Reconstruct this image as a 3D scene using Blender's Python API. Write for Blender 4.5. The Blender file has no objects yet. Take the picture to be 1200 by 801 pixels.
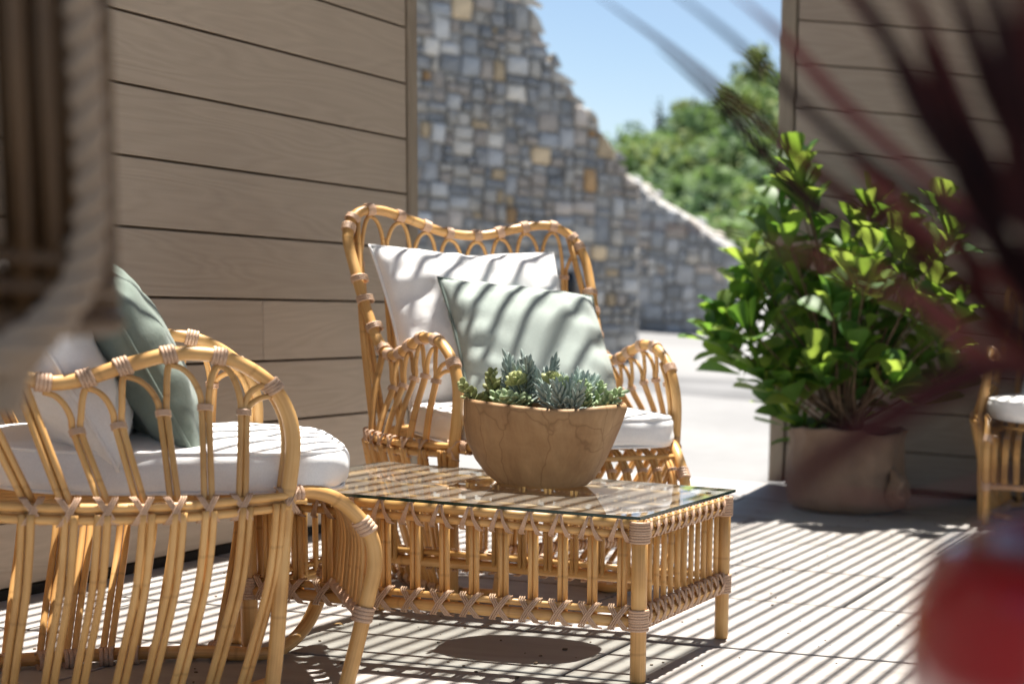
import bpy, math, random
import numpy as np
from mathutils import Vector, Matrix, noise as mnoise

rnd = random.Random(7)
C = bpy.context.scene.collection
SC = bpy.context.scene
rad = math.radians

# ------------------------------------------------------------------ camera
F_PX, PX, PY = 1831.131, 1443.775, 648.211
PITCH, ROLL, YAW = rad(-8.68985), rad(-4.20354), rad(2.53241)
CAM = Vector((0, 0, 1.0))
R_CAM = Matrix.Rotation(YAW, 3, 'Z') @ Matrix.Rotation(PITCH, 3, 'X') @ Matrix.Rotation(ROLL, 3, 'Y')
cam_d = bpy.data.cameras.new('camera')
cam = bpy.data.objects.new('camera', cam_d)
C.objects.link(cam)
M = Matrix((R_CAM.col[0], R_CAM.col[2], -R_CAM.col[1])).transposed()
cam.matrix_world = Matrix.Translation(CAM) @ M.to_4x4()
cam_d.sensor_fit = 'HORIZONTAL'
cam_d.sensor_width = 36
cam_d.lens = F_PX * 36 / 1200
cam_d.shift_x = (600 - PX) / 1200
cam_d.shift_y = (PY - 400.5) / 1200
cam_d.clip_start = 0.05
cam_d.clip_end = 1500
cam_d.dof.use_dof = True
cam_d.dof.focus_distance = 3.85
cam_d.dof.aperture_fstop = 2.5
SC.camera = cam

# ------------------------------------------------------------------ light
SUN = Vector((-0.03, 0.28, 1.0)).normalized()
elev = math.asin(SUN.z)
az = math.atan2(SUN.x, SUN.y)
sun_d = bpy.data.lights.new('sun', 'SUN')
sun_d.energy = 3.5
sun_d.angle = rad(0.5)
sun_d.color = (1.0, 0.95, 0.88)
sun = bpy.data.objects.new('sun', sun_d)
C.objects.link(sun)
sun.rotation_euler = SUN.to_track_quat('Z', 'Y').to_euler()

w = bpy.data.worlds.new('World')
SC.world = w
w.use_nodes = True
nt = w.node_tree
nt.nodes.clear()
out = nt.nodes.new('ShaderNodeOutputWorld')
bg = nt.nodes.new('ShaderNodeBackground')
sky = nt.nodes.new('ShaderNodeTexSky')
sky.sky_type = 'NISHITA'
sky.sun_disc = False
sky.sun_elevation = elev
sky.sun_rotation = az
sky.air_density = 0.8
sky.dust_density = 0.4
sky.ozone_density = 2.0
bg.inputs['Strength'].default_value = 0.05
# thin high cloud veil
tc = nt.nodes.new('ShaderNodeTexCoord')
mp = nt.nodes.new('ShaderNodeMapping')
mp.inputs['Scale'].default_value = (2.0, 2.0, 5.0)
nz = nt.nodes.new('ShaderNodeTexNoise')
nz.inputs['Scale'].default_value = 2.2
nz.inputs['Detail'].default_value = 5
rmp = nt.nodes.new('ShaderNodeValToRGB')
rmp.color_ramp.elements[0].position = 0.42
rmp.color_ramp.elements[0].color = (0, 0, 0, 1)
rmp.color_ramp.elements[1].position = 0.75
rmp.color_ramp.elements[1].color = (0.12, 0.12, 0.12, 1)
mix = nt.nodes.new('ShaderNodeMixRGB')
mix.inputs[2].default_value = (5.4, 5.7, 6.0, 1)
nt.links.new(tc.outputs['Generated'], mp.inputs['Vector'])
nt.links.new(mp.outputs['Vector'], nz.inputs['Vector'])
nt.links.new(nz.outputs['Fac'], rmp.inputs['Fac'])
nt.links.new(rmp.outputs['Color'], mix.inputs['Fac'])
nt.links.new(sky.outputs['Color'], mix.inputs[1])
dim = nt.nodes.new('ShaderNodeMixRGB')
dim.blend_type = 'MULTIPLY'
dim.inputs[0].default_value = 1.0
dim.inputs[2].default_value = (0.76, 0.735, 0.70, 1)
nt.links.new(mix.outputs['Color'], dim.inputs[1])
nt.links.new(dim.outputs['Color'], bg.inputs['Color'])
nt.links.new(bg.outputs['Background'], out.inputs['Surface'])

SC.view_settings.view_transform = 'Standard'
SC.view_settings.look = 'None'
SC.view_settings.exposure = 2.05
SC.view_settings.gamma = 1.0
SC.view_settings.use_curve_mapping = False
SC.cycles.max_bounces = 8
SC.cycles.transparent_max_bounces = 12
SC.cycles.use_denoising = True
SC.cycles.caustics_reflective = False
SC.cycles.caustics_refractive = False


# ------------------------------------------------------------------ pixel helpers (photo pixels, 1200 wide)
def ray(x, y):
    return R_CAM @ Vector(((x - PX) / F_PX, 1.0, -(y - PY) / F_PX))


def gz(x, y, z=0.0):
    r = ray(x, y)
    return CAM + r * ((z - CAM.z) / r.z)


def gy(x, y, Y):
    r = ray(x, y)
    return CAM + r * (Y / r.y)


def gplane(x, y, p0, n):
    r = ray(x, y)
    return CAM + r * ((Vector(p0) - CAM).dot(Vector(n)) / r.dot(Vector(n)))


# ------------------------------------------------------------------ mesh builder
class MB:
    def __init__(self):
        self.v, self.f, self.uv, self.mi = [], [], [], []

    def face(self, idx, uv=None, mi=0):
        self.f.append(tuple(idx))
        self.uv.append(uv)
        self.mi.append(mi)

    def add(self, verts, faces, mi=0):
        o = len(self.v)
        self.v += [tuple(p) for p in verts]
        for f in faces:
            self.face([o + i for i in f], None, mi)

    def box(self, x0, x1, y0, y1, z0, z1, mi=0, mat=None):
        vs = [Vector((x, y, z)) for z in (z0, z1) for y in (y0, y1) for x in (x0, x1)]
        if mat is not None:
            vs = [mat @ p for p in vs]
        self.add(vs, [(0, 2, 3, 1), (4, 5, 7, 6), (0, 1, 5, 4), (2, 6, 7, 3), (0, 4, 6, 2), (1, 3, 7, 5)], mi)

    def cbox(self, x0, x1, y0, y1, z0, z1, b, mi=0, mat=None):
        """box with chamfered edges (octagonal-ish): 24 verts"""
        vs, fs = [], []
        key = {}
        for sx in (0, 1):
            for sy in (0, 1):
                for sz in (0, 1):
                    X, Y, Z = (x0, x1)[sx], (y0, y1)[sy], (z0, z1)[sz]
                    ix, iy, iz = (b, -b)[sx], (b, -b)[sy], (b, -b)[sz]
                    for ax, p in enumerate(((X, Y + iy, Z + iz), (X + ix, Y, Z + iz), (X + ix, Y + iy, Z))):
                        key[(sx, sy, sz, ax)] = len(vs)
                        vs.append(Vector(p))
        k = lambda *a: key[a]
        for s in (0, 1):
            fs.append([k(s, 0, 0, 0), k(s, 1, 0, 0), k(s, 1, 1, 0), k(s, 0, 1, 0)][::(1 if s else -1)])
            fs.append([k(0, s, 0, 1), k(0, s, 1, 1), k(1, s, 1, 1), k(1, s, 0, 1)][::(1 if s else -1)])
            fs.append([k(0, 0, s, 2), k(1, 0, s, 2), k(1, 1, s, 2), k(0, 1, s, 2)][::(1 if s else -1)])
        for a in (0, 1):
            for c in (0, 1):
                fs.append([k(a, c, 0, 0), k(a, c, 0, 1), k(a, c, 1, 1), k(a, c, 1, 0)][::(1 if a != c else -1)])
                fs.append([k(a, 0, c, 0), k(a, 1, c, 0), k(a, 1, c, 2), k(a, 0, c, 2)][::(1 if a == c else -1)])
                fs.append([k(0, a, c, 1), k(1, a, c, 1), k(1, a, c, 2), k(0, a, c, 2)][::(1 if a != c else -1)])
        for sx in (0, 1):
            for sy in (0, 1):
                for sz in (0, 1):
                    t = [k(sx, sy, sz, 0), k(sx, sy, sz, 1), k(sx, sy, sz, 2)]
                    fs.append(t if (sx + sy + sz) % 2 else t[::-1])
        if mat is not None:
            vs = [mat @ p for p in vs]
        self.add(vs, fs, mi)

    def tube(self, pts, r, n=8, cap=True, closed=False, mi=0, node=0.0, flat=1.0):
        pts = [Vector(p) for p in pts]
        m = len(pts)
        rs = r if isinstance(r, (list, tuple)) else [r] * m
        L = [0.0]
        for i in range(1, m):
            L.append(L[-1] + (pts[i] - pts[i - 1]).length)
        tang = []
        for i in range(m):
            if closed:
                t = pts[(i + 1) % m] - pts[i - 1]
            else:
                t = pts[min(i + 1, m - 1)] - pts[max(i - 1, 0)]
            if t.length < 1e-9:
                t = Vector((0, 0, 1))
            tang.append(t.normalized())
        ref = Vector((0, 0, 1)) if abs(tang[0].z) < 0.9 else Vector((1, 0, 0))
        nrm = (ref - tang[0] * ref.dot(tang[0])).normalized()
        o = len(self.v)
        for i in range(m):
            t = tang[i]
            nrm = nrm - t * nrm.dot(t)
            nrm = nrm.normalized() if nrm.length > 1e-6 else t.orthogonal().normalized()
            b = t.cross(nrm)
            rr = rs[i]
            for j in range(n):
                a = 2 * math.pi * j / n
                self.v.append(tuple(pts[i] + nrm * (math.cos(a) * rr) + b * (math.sin(a) * rr * flat)))
        segs = m if closed else m - 1
        for i in range(segs):
            i2 = (i + 1) % m
            l0, l1 = L[i], (L[i + 1] if i + 1 < m else L[i] + 0.05)
            for j in range(n):
                j2 = (j + 1) % n
                self.face((o + i * n + j, o + i * n + j2, o + i2 * n + j2, o + i2 * n + j),
                          ((j / n, l0), ((j + 1) / n, l0), ((j + 1) / n, l1), (j / n, l1)), mi)
        if cap and not closed:
            self.face([o + j for j in range(n)][::-1], None, mi)
            self.face([o + (m - 1) * n + j for j in range(n)], None, mi)

    def mesh(self, name, mats, smooth=True):
        me = bpy.data.meshes.new(name)
        me.from_pydata(self.v, [], self.f)
        for m_ in (mats if isinstance(mats, (list, tuple)) else [mats]):
            me.materials.append(m_)
        if any(u is not None for u in self.uv):
            lay = me.uv_layers.new(name='UVMap')
            k = 0
            for f, u in zip(self.f, self.uv):
                for q in range(len(f)):
                    lay.data[k].uv = u[q] if u is not None else (0.3, 0.1)
                    k += 1
        me.polygons.foreach_set('use_smooth', [smooth] * len(self.f))
        if any(self.mi):
            me.polygons.foreach_set('material_index', self.mi)
        me.update()
        return me

    def build(self, name, mats, parent=None, smooth=True):
        return link(name, self.mesh(name, mats, smooth), parent)


def link(name, me, parent=None, mat=None):
    o = bpy.data.objects.new(name, me)
    C.objects.link(o)
    if parent is not None:
        o.parent = parent
    if mat is not None:
        o.matrix_local = mat
    return o


def thing(name, label, cat, loc=(0, 0, 0), rz=0.0, group=None):
    o = bpy.data.objects.new(name, None)
    C.objects.link(o)
    o.location = loc
    o.rotation_euler = (0, 0, rz)
    tag(o, label, cat, group)
    return o


def tag(o, label=None, cat=None, group=None, kind=None):
    if label:
        o['label'] = label
    if cat:
        o['category'] = cat
    if group:
        o['group'] = group
    if kind:
        o['kind'] = kind
    return o


def spline(pts, n=8):
    """Catmull-Rom through pts, n samples per span"""
    P = [Vector(p) for p in pts]
    P = [P[0] * 2 - P[1]] + P + [P[-1] * 2 - P[-2]]
    o = []
    for i in range(1, len(P) - 2):
        a, b, c, d = P[i - 1], P[i], P[i + 1], P[i + 2]
        for k in range(n):
            t = k / n
            o.append(0.5 * (2 * b + (c - a) * t + (2 * a - 5 * b + 4 * c - d) * t * t + (3 * b - a - 3 * c + d) * t ** 3))
    o.append(P[-2].copy())
    return o


def resample(pts, n):
    L = [0]
    for i in range(1, len(pts)):
        L.append(L[-1] + (pts[i] - pts[i - 1]).length)
    o = []
    k = 0
    for i in range(n):
        s = L[-1] * i / (n - 1)
        while k < len(L) - 2 and L[k + 1] < s:
            k += 1
        t = (s - L[k]) / max(1e-9, L[k + 1] - L[k])
        o.append(pts[k].lerp(pts[k + 1], min(1, t)))
    return o


# ------------------------------------------------------------------ materials
def mat(name):
    m = bpy.data.materials.new(name)
    m.use_nodes = True
    n = m.node_tree
    b = n.nodes['Principled BSDF']
    return m, n, b


def N(n, t, **kw):
    x = n.nodes.new(t)
    for k, v in kw.items():
        if k in x.inputs:
            x.inputs[k].default_value = v
        else:
            setattr(x, k, v)
    return x


def ramp(n, fac, stops):
    r = n.nodes.new('ShaderNodeValToRGB')
    e = r.color_ramp.elements
    while len(e) < len(stops):
        e.new(0.5)
    for i, (p, c) in enumerate(stops):
        e[i].position = p
        e[i].color = (c[0], c[1], c[2], 1)
    n.links.new(fac, r.inputs['Fac'])
    return r.outputs['Color']


def mixc(n, fac, a, b, mode='MIX'):
    x = n.nodes.new('ShaderNodeMixRGB')
    x.blend_type = mode
    for i, q in ((0, fac), (1, a), (2, b)):
        if hasattr(q, 'is_linked') or hasattr(q, 'links'):
            n.links.new(q, x.inputs[i])
        elif isinstance(q, (int, float)):
            x.inputs[i].default_value = q if i == 0 else (q, q, q, 1)
        else:
            x.inputs[i].default_value = (q[0], q[1], q[2], 1)
    return x.outputs[0]


def bump(n, b, height, strength=0.3, dist=0.002):
    x = n.nodes.new('ShaderNodeBump')
    x.inputs['Strength'].default_value = strength
    x.inputs['Distance'].default_value = dist
    n.links.new(height, x.inputs['Height'])
    n.links.new(x.outputs['Normal'], b.inputs['Normal'])


def coords(n, kind='Object', scale=(1, 1, 1), rot=(0, 0, 0)):
    t = n.nodes.new('ShaderNodeTexCoord')
    m = n.nodes.new('ShaderNodeMapping')
    m.inputs['Scale'].default_value = scale
    m.inputs['Rotation'].default_value = rot
    n.links.new(t.outputs[kind], m.inputs['Vector'])
    return m.outputs['Vector']


def noise(n, vec, scale, detail=4, rough=0.55, dist=0.0):
    x = n.nodes.new('ShaderNodeTexNoise')
    x.inputs['Scale'].default_value = scale
    x.inputs['Detail'].default_value = detail
    x.inputs['Roughness'].default_value = rough
    x.inputs['Distortion'].default_value = dist
    if vec is not None:
        n.links.new(vec, x.inputs['Vector'])
    return x.outputs['Fac']


def orand(n):
    return n.nodes.new('ShaderNodeObjectInfo').outputs['Random']


def m_rattan(name, c_lo, c_mid, c_hi, rough=0.38):
    m, n, b = mat(name)
    uv = coords(n, 'UV', (26, 5, 1))
    st = noise(n, uv, 1.0, 4, 0.6)
    ob = coords(n, 'Object', (6, 6, 6))
    big = noise(n, ob, 1.3, 3)
    f = mixc(n, 0.55, st, big)
    col = ramp(n, f, [(0.32, c_lo), (0.5, c_mid), (0.68, c_hi)])
    # growth nodes along the cane
    sep = n.nodes.new('ShaderNodeSeparateXYZ')
    t = n.nodes.new('ShaderNodeTexCoord')
    n.links.new(t.outputs['UV'], sep.inputs[0])
    ad = N(n, 'ShaderNodeMath', operation='MULTIPLY_ADD')
    ad.inputs[1].default_value = 3.6
    n.links.new(sep.outputs['Y'], ad.inputs[0])
    n.links.new(orand(n), ad.inputs[2])
    fr = N(n, 'ShaderNodeMath', operation='PINGPONG')
    fr.inputs[1].default_value = 0.5
    n.links.new(ad.outputs[0], fr.inputs[0])
    ring = ramp(n, fr.outputs[0], [(0.0, (0.74, 0.70, 0.66)), (0.008, (0.80, 0.77, 0.73)), (0.018, (1, 1, 1)), (0.05, (1, 1, 1))])
    col = mixc(n, 0.75, col, ring, 'MULTIPLY')
    rv = N(n, 'ShaderNodeHueSaturation')
    mm = N(n, 'ShaderNodeMapRange')
    mm.inputs['To Min'].default_value = 0.86
    mm.inputs['To Max'].default_value = 1.12
    n.links.new(orand(n), mm.inputs['Value'])
    n.links.new(mm.outputs[0], rv.inputs['Value'])
    n.links.new(col, rv.inputs['Color'])
    n.links.new(rv.outputs[0], b.inputs['Base Color'])
    b.inputs['Roughness'].default_value = rough
    b.inputs['Specular IOR Level'].default_value = 0.45
    bump(n, b, st, 0.25, 0.0012)
    return m


RATTAN = m_rattan('rattan', (0.49, 0.25, 0.08), (0.66, 0.37, 0.128), (0.76, 0.475, 0.195))
PEEL = m_rattan('rattan_peel', (0.43, 0.26, 0.165), (0.57, 0.375, 0.25), (0.67, 0.475, 0.335), 0.5)
DARKCANE = m_rattan('dark_cane', (0.055, 0.026, 0.009), (0.10, 0.05, 0.018), (0.15, 0.078, 0.03), 0.45)


def m_fabric(name, col, col2, weave=900, wr=0.25, rough=0.9):
    m, n, b = mat(name)
    v = coords(n, 'Object')
    n1 = noise(n, v, 9, 4)
    vx = coords(n, 'Object', (weave * 0.28, weave, weave))
    vy = coords(n, 'Object', (weave, weave * 0.28, weave * 0.28))
    a, c = noise(n, vx, 1.0, 2), noise(n, vy, 1.0, 2)
    wv = mixc(n, 0.5, a, c)
    base = mixc(n, n1, col, col2)
    base = mixc(n, 0.35, base, ramp(n, wv, [(0.35, (0.76, 0.76, 0.76)), (0.6, (1.04, 1.04, 1.04))]), 'MULTIPLY')
    n.links.new(base, b.inputs['Base Color'])
    b.inputs['Roughness'].default_value = rough
    b.inputs['Specular IOR Level'].default_value = 0.15
    b.inputs['Sheen Weight'].default_value = 0.15
    soft = noise(n, v, 22, 3, 0.6, 0.4)
    h = mixc(n, wr, wv, soft)
    bump(n, b, h, 0.5, 0.003)
    return m


WHITE = m_fabric('white_cotton', (0.88, 0.87, 0.855), (0.83, 0.82, 0.81), 700, 0.6)
SAGE = m_fabric('sage_linen', (0.31, 0.36, 0.33), (0.39, 0.44, 0.405), 420, 0.35)
SAGE2 = m_fabric('shaded_sage_linen', (0.145, 0.185, 0.155), (0.21, 0.25, 0.215), 300, 0.5)  # darker copy of the sage linen, shade of the less lit side in the colour
SAGE_D = m_fabric('sage_piping', (0.10, 0.13, 0.115), (0.14, 0.17, 0.15), 420, 0.3)
HESSIAN = m_fabric('hessian', (0.18, 0.12, 0.085), (0.34, 0.245, 0.18), 210, 0.25)
ROPE = m_fabric('rope_fibre', (0.34, 0.245, 0.165), (0.46, 0.34, 0.24), 260, 0.4)


def m_board(name, c0, c1, axis):
    """wood-grained cladding board; grain runs along object axis"""
    m, n, b = mat(name)
    sc = [14, 14, 14]
    sc[axis] = 1.6
    t = n.nodes.new('ShaderNodeTexCoord')
    add = N(n, 'ShaderNodeVectorMath', operation='ADD')
    oi = orand(n)
    mul = N(n, 'ShaderNodeMath', operation='MULTIPLY')
    mul.inputs[1].default_value = 37.0
    n.links.new(oi, mul.inputs[0])
    cmb = n.nodes.new('ShaderNodeCombineXYZ')
    for i in range(3):
        n.links.new(mul.outputs[0], cmb.inputs[i])
    n.links.new(t.outputs['Object'], add.inputs[0])
    n.links.new(cmb.outputs[0], add.inputs[1])
    mp_ = n.nodes.new('ShaderNodeMapping')
    mp_.inputs['Scale'].default_value = sc
    n.links.new(add.outputs[0], mp_.inputs['Vector'])
    fld = noise(n, mp_.outputs[0], 0.55, 2, 0.4, 0.3)
    k = N(n, 'ShaderNodeMath', operation='MULTIPLY')
    k.inputs[1].default_value = 16.0
    n.links.new(fld, k.inputs[0])
    pp = N(n, 'ShaderNodeMath', operation='PINGPONG')
    pp.inputs[1].default_value = 0.5
    n.links.new(k.outputs[0], pp.inputs[0])
    sc2 = [90, 90, 90]
    sc2[axis] = 2.5
    mp2 = n.nodes.new('ShaderNodeMapping')
    mp2.inputs['Scale'].default_value = sc2
    n.links.new(add.outputs[0], mp2.inputs['Vector'])
    fine = noise(n, mp2.outputs[0], 1.0, 3, 0.6)
    g = mixc(n, 0.5, pp.outputs[0], fine)
    col = ramp(n, g, [(0.15, [q * .93 for q in c0]), (0.7, c1)])
    tone = ramp(n, oi, [(0, (0.93, 0.925, 0.92)), (1, (1.06, 1.05, 1.04))])
    col = mixc(n, 1.0, col, tone, 'MULTIPLY')
    blot = noise(n, coords(n, 'Object'), 1.7, 3)
    col = mixc(n, 0.25, col, ramp(n, blot, [(0.3, (0.75, 0.73, 0.70)), (0.7, (1.1, 1.08, 1.05))]), 'MULTIPLY')
    n.links.new(col, b.inputs['Base Color'])
    b.inputs['Roughness'].default_value = 0.62
    b.inputs['Specular IOR Level'].default_value = 0.3
    bump(n, b, g, 0.5, 0.0025)
    return m


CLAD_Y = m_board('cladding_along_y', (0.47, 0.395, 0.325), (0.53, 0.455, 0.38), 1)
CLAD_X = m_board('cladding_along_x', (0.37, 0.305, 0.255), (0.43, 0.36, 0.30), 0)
TRIM = m_board('cladding_trim', (0.30, 0.25, 0.195), (0.37, 0.315, 0.25), 2)


def m_plain(name, col, rough=0.7, spec=0.3, nscale=8, var=0.25, bstr=0.2):
    m, n, b = mat(name)
    v = coords(n, 'Object')
    f = noise(n, v, nscale, 5)
    lo = [c * (1 - var) for c in col]
    hi = [min(1, c * (1 + var)) for c in col]
    n.links.new(ramp(n, f, [(0.3, lo), (0.7, hi)]), b.inputs['Base Color'])
    b.inputs['Roughness'].default_value = rough
    b.inputs['Specular IOR Level'].default_value = spec
    if bstr:
        bump(n, b, f, bstr, 0.003)
    return m


DARK = m_plain('dark_gap', (0.02, 0.015, 0.012), 0.9)
GAP = m_plain('brown_gap', (0.17, 0.125, 0.085), 0.9)
PLINTH = m_plain('dark_plinth', (0.022, 0.02, 0.02), 0.8)
METAL = m_plain('dark_metal', (0.02, 0.021, 0.024), 0.45)
SOIL = m_plain('soil', (0.03, 0.022, 0.016), 0.95, 0.1, 40, 0.5, 0.8)
BARK = m_plain('bark', (0.13, 0.09, 0.06), 0.85, 0.2, 30, 0.4, 0.6)
TIMBER = m_plain('pergola_timber', (0.20, 0.15, 0.11), 0.7)
MORTAR = m_plain('mortar', (0.33, 0.315, 0.29), 0.95, 0.1, 30, 0.35, 0.6)


def m_tile():
    m, n, b = mat('travertine')
    t = n.nodes.new('ShaderNodeTexCoord')
    oi = orand(n)
    mul = N(n, 'ShaderNodeMath', operation='MULTIPLY')
    mul.inputs[1].default_value = 50.0
    n.links.new(oi, mul.inputs[0])
    cmb = n.nodes.new('ShaderNodeCombineXYZ')
    n.links.new(mul.outputs[0], cmb.inputs[0])
    n.links.new(mul.outputs[0], cmb.inputs[1])
    add = N(n, 'ShaderNodeVectorMath', operation='ADD')
    n.links.new(t.outputs['Object'], add.inputs[0])
    n.links.new(cmb.outputs[0], add.inputs[1])
    mp_ = n.nodes.new('ShaderNodeMapping')
    mp_.inputs['Scale'].default_value = (1.2, 7, 3)
    n.links.new(add.outputs[0], mp_.inputs['Vector'])
    band = noise(n, mp_.outputs[0], 2.0, 6, 0.6, 0.5)
    col = ramp(n, band, [(0.3, (0.295, 0.27, 0.25)), (0.5, (0.35, 0.328, 0.308)), (0.72, (0.395, 0.378, 0.362))])
    mp2 = n.nodes.new('ShaderNodeMapping')
    mp2.inputs['Scale'].default_value = (14, 60, 20)
    n.links.new(add.outputs[0], mp2.inputs['Vector'])
    pit = noise(n, mp2.outputs[0], 1.0, 4, 0.6)
    pits = ramp(n, pit, [(0.22, (0.45, 0.42, 0.40)), (0.34, (1, 1, 1))])
    col = mixc(n, 0.6, col, pits, 'MULTIPLY')
    tone = ramp(n, oi, [(0, (0.90, 0.885, 0.87)), (1, (1.05, 1.05, 1.05))])
    col = mixc(n, 1.0, col, tone, 'MULTIPLY')
    dirt = noise(n, coords(n, 'Object', (1, 1, 1)), 2.3, 5, 0.65)
    col = mixc(n, 0.5, col, ramp(n, dirt, [(0.3, (0.80, 0.775, 0.75)), (0.6, (1, 1, 1))]), 'MULTIPLY')
    n.links.new(col, b.inputs['Base Color'])
    b.inputs['Roughness'].default_value = 0.55
    b.inputs['Specular IOR Level'].default_value = 0.35
    bump(n, b, pits, 0.5, 0.0015)
    return m


TILE = m_tile()


def m_ground():
    m, n, b = mat('pale_concrete')
    v = coords(n, 'Object')
    f = noise(n, v, 0.35, 6, 0.6, 0.6)
    g = noise(n, v, 9, 5, 0.6)
    col = ramp(n, f, [(0.35, (0.165, 0.164, 0.162)), (0.6, (0.205, 0.204, 0.20))])
    col = mixc(n, 0.4, col, ramp(n, g, [(0.3, (0.82, 0.8, 0.78)), (0.7, (1.05, 1.05, 1.05))]), 'MULTIPLY')
    n.links.new(col, b.inputs['Base Color'])
    b.inputs['Roughness'].default_value = 0.85
    bump(n, b, g, 0.4, 0.004)
    return m


GROUND = m_ground()


def m_stone(i, c):
    m, n, b = mat('wall_stone_%d' % i)
    v = coords(n, 'Object')
    f = noise(n, v, 7, 6, 0.65)
    col = ramp(n, f, [(0.28, [q * 0.7 for q in c]), (0.5, c), (0.75, [min(1, q * 1.3) for q in c])])
    hv = N(n, 'ShaderNodeHueSaturation')
    mm = N(n, 'ShaderNodeMapRange')
    mm.inputs['To Min'].default_value = 0.72
    mm.inputs['To Max'].default_value = 1.25
    n.links.new(orand(n), mm.inputs['Value'])
    n.links.new(mm.outputs[0], hv.inputs['Value'])
    n.links.new(col, hv.inputs['Color'])
    n.links.new(hv.outputs[0], b.inputs['Base Color'])
    b.inputs['Roughness'].default_value = 0.9
    bump(n, b, f, 0.8, 0.02)
    return m


STONES = [m_stone(i, c) for i, c in enumerate([
    (0.42, 0.42, 0.415), (0.49, 0.48, 0.455), (0.32, 0.33, 0.335), (0.55, 0.515, 0.455),
    (0.62, 0.57, 0.49), (0.60, 0.46, 0.29), (0.50, 0.31, 0.15), (0.50, 0.44, 0.38), (0.66, 0.62, 0.55)])]
STONE_W = [17, 20, 10, 18, 10, 5, 2.0, 22, 3]


def m_leaf(name, c_lo, c_hi, trans, rough=0.35, tf=0.35, spec=0.5):
    m, n, b = mat(name)
    v = coords(n, 'Object')
    f = noise(n, v, 14, 3)
    col = mixc(n, f, c_lo, c_hi)
    hv = N(n, 'ShaderNodeHueSaturation')
    mm = N(n, 'ShaderNodeMapRange')
    mm.inputs['To Min'].default_value = 0.7
    mm.inputs['To Max'].default_value = 1.3
    n.links.new(orand(n), mm.inputs['Value'])
    n.links.new(mm.outputs[0], hv.inputs['Value'])
    n.links.new(col, hv.inputs['Color'])
    n.links.new(hv.outputs[0], b.inputs['Base Color'])
    b.inputs['Roughness'].default_value = rough
    b.inputs['Specular IOR Level'].default_value = spec
    tr = n.nodes.new('ShaderNodeBsdfTranslucent')
    tr.inputs['Color'].default_value = (*trans, 1)
    mx = n.nodes.new('ShaderNodeMixShader')
    mx.inputs[0].default_value = tf
    o = n.nodes['Material Output']
    n.links.new(b.outputs[0], mx.inputs[1])
    n.links.new(tr.outputs[0], mx.inputs[2])
    n.links.new(mx.outputs[0], o.inputs['Surface'])
    return m


LEAF = [m_leaf('bush_leaf_deep', (0.028, 0.085, 0.02), (0.052, 0.125, 0.032), (0.20, 0.40, 0.04), 0.5, 0.35, 0.3),
        m_leaf('bush_leaf_mid', (0.045, 0.115, 0.022), (0.085, 0.17, 0.04), (0.30, 0.48, 0.05), 0.5, 0.38, 0.3),
        m_leaf('bush_leaf_young', (0.09, 0.17, 0.03), (0.15, 0.235, 0.05), (0.42, 0.56, 0.08), 0.5, 0.4, 0.3)]
CORDY = [m_leaf('maroon_leaf', (0.034, 0.013, 0.012), (0.065, 0.022, 0.020), (0.22, 0.05, 0.04), 0.65, 0.25, 0.15),
         m_leaf('red_leaf', (0.15, 0.050, 0.046), (0.24, 0.09, 0.08), (0.42, 0.13, 0.11), 0.65, 0.35, 0.15),
         m_leaf('dark_purple_leaf', (0.016, 0.009, 0.009), (0.034, 0.017, 0.016), (0.09, 0.03, 0.025), 0.65, 0.2, 0.12)]
SUCC_BLUE = m_leaf('succulent_blue', (0.36, 0.46, 0.41), (0.54, 0.63, 0.58), (0.25, 0.35, 0.28), 0.55, 0.15, 0.3)
SUCC_GREEN = m_leaf('succulent_green', (0.28, 0.38, 0.20), (0.44, 0.54, 0.32), (0.3, 0.42, 0.14), 0.5, 0.2, 0.3)
SUCC_OLIVE = m_leaf('succulent_olive', (0.27, 0.36, 0.16), (0.44, 0.40, 0.18), (0.4, 0.36, 0.1), 0.5, 0.2, 0.3)
TREES = [m_leaf('tree_%d' % i, lo, hi, tr, 0.7, 0.3, 0.2) for i, (lo, hi, tr) in enumerate([  # greens lightened and blued, distance haze put into the colour
    ((0.06, 0.10, 0.045), (0.095, 0.145, 0.065), (0.13, 0.22, 0.07)),
    ((0.085, 0.13, 0.05), (0.12, 0.18, 0.07), (0.18, 0.29, 0.08)),
    ((0.05, 0.085, 0.05), (0.075, 0.12, 0.065), (0.09, 0.16, 0.07)),
    ((0.12, 0.155, 0.05), (0.17, 0.21, 0.07), (0.25, 0.33, 0.08))])]


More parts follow.
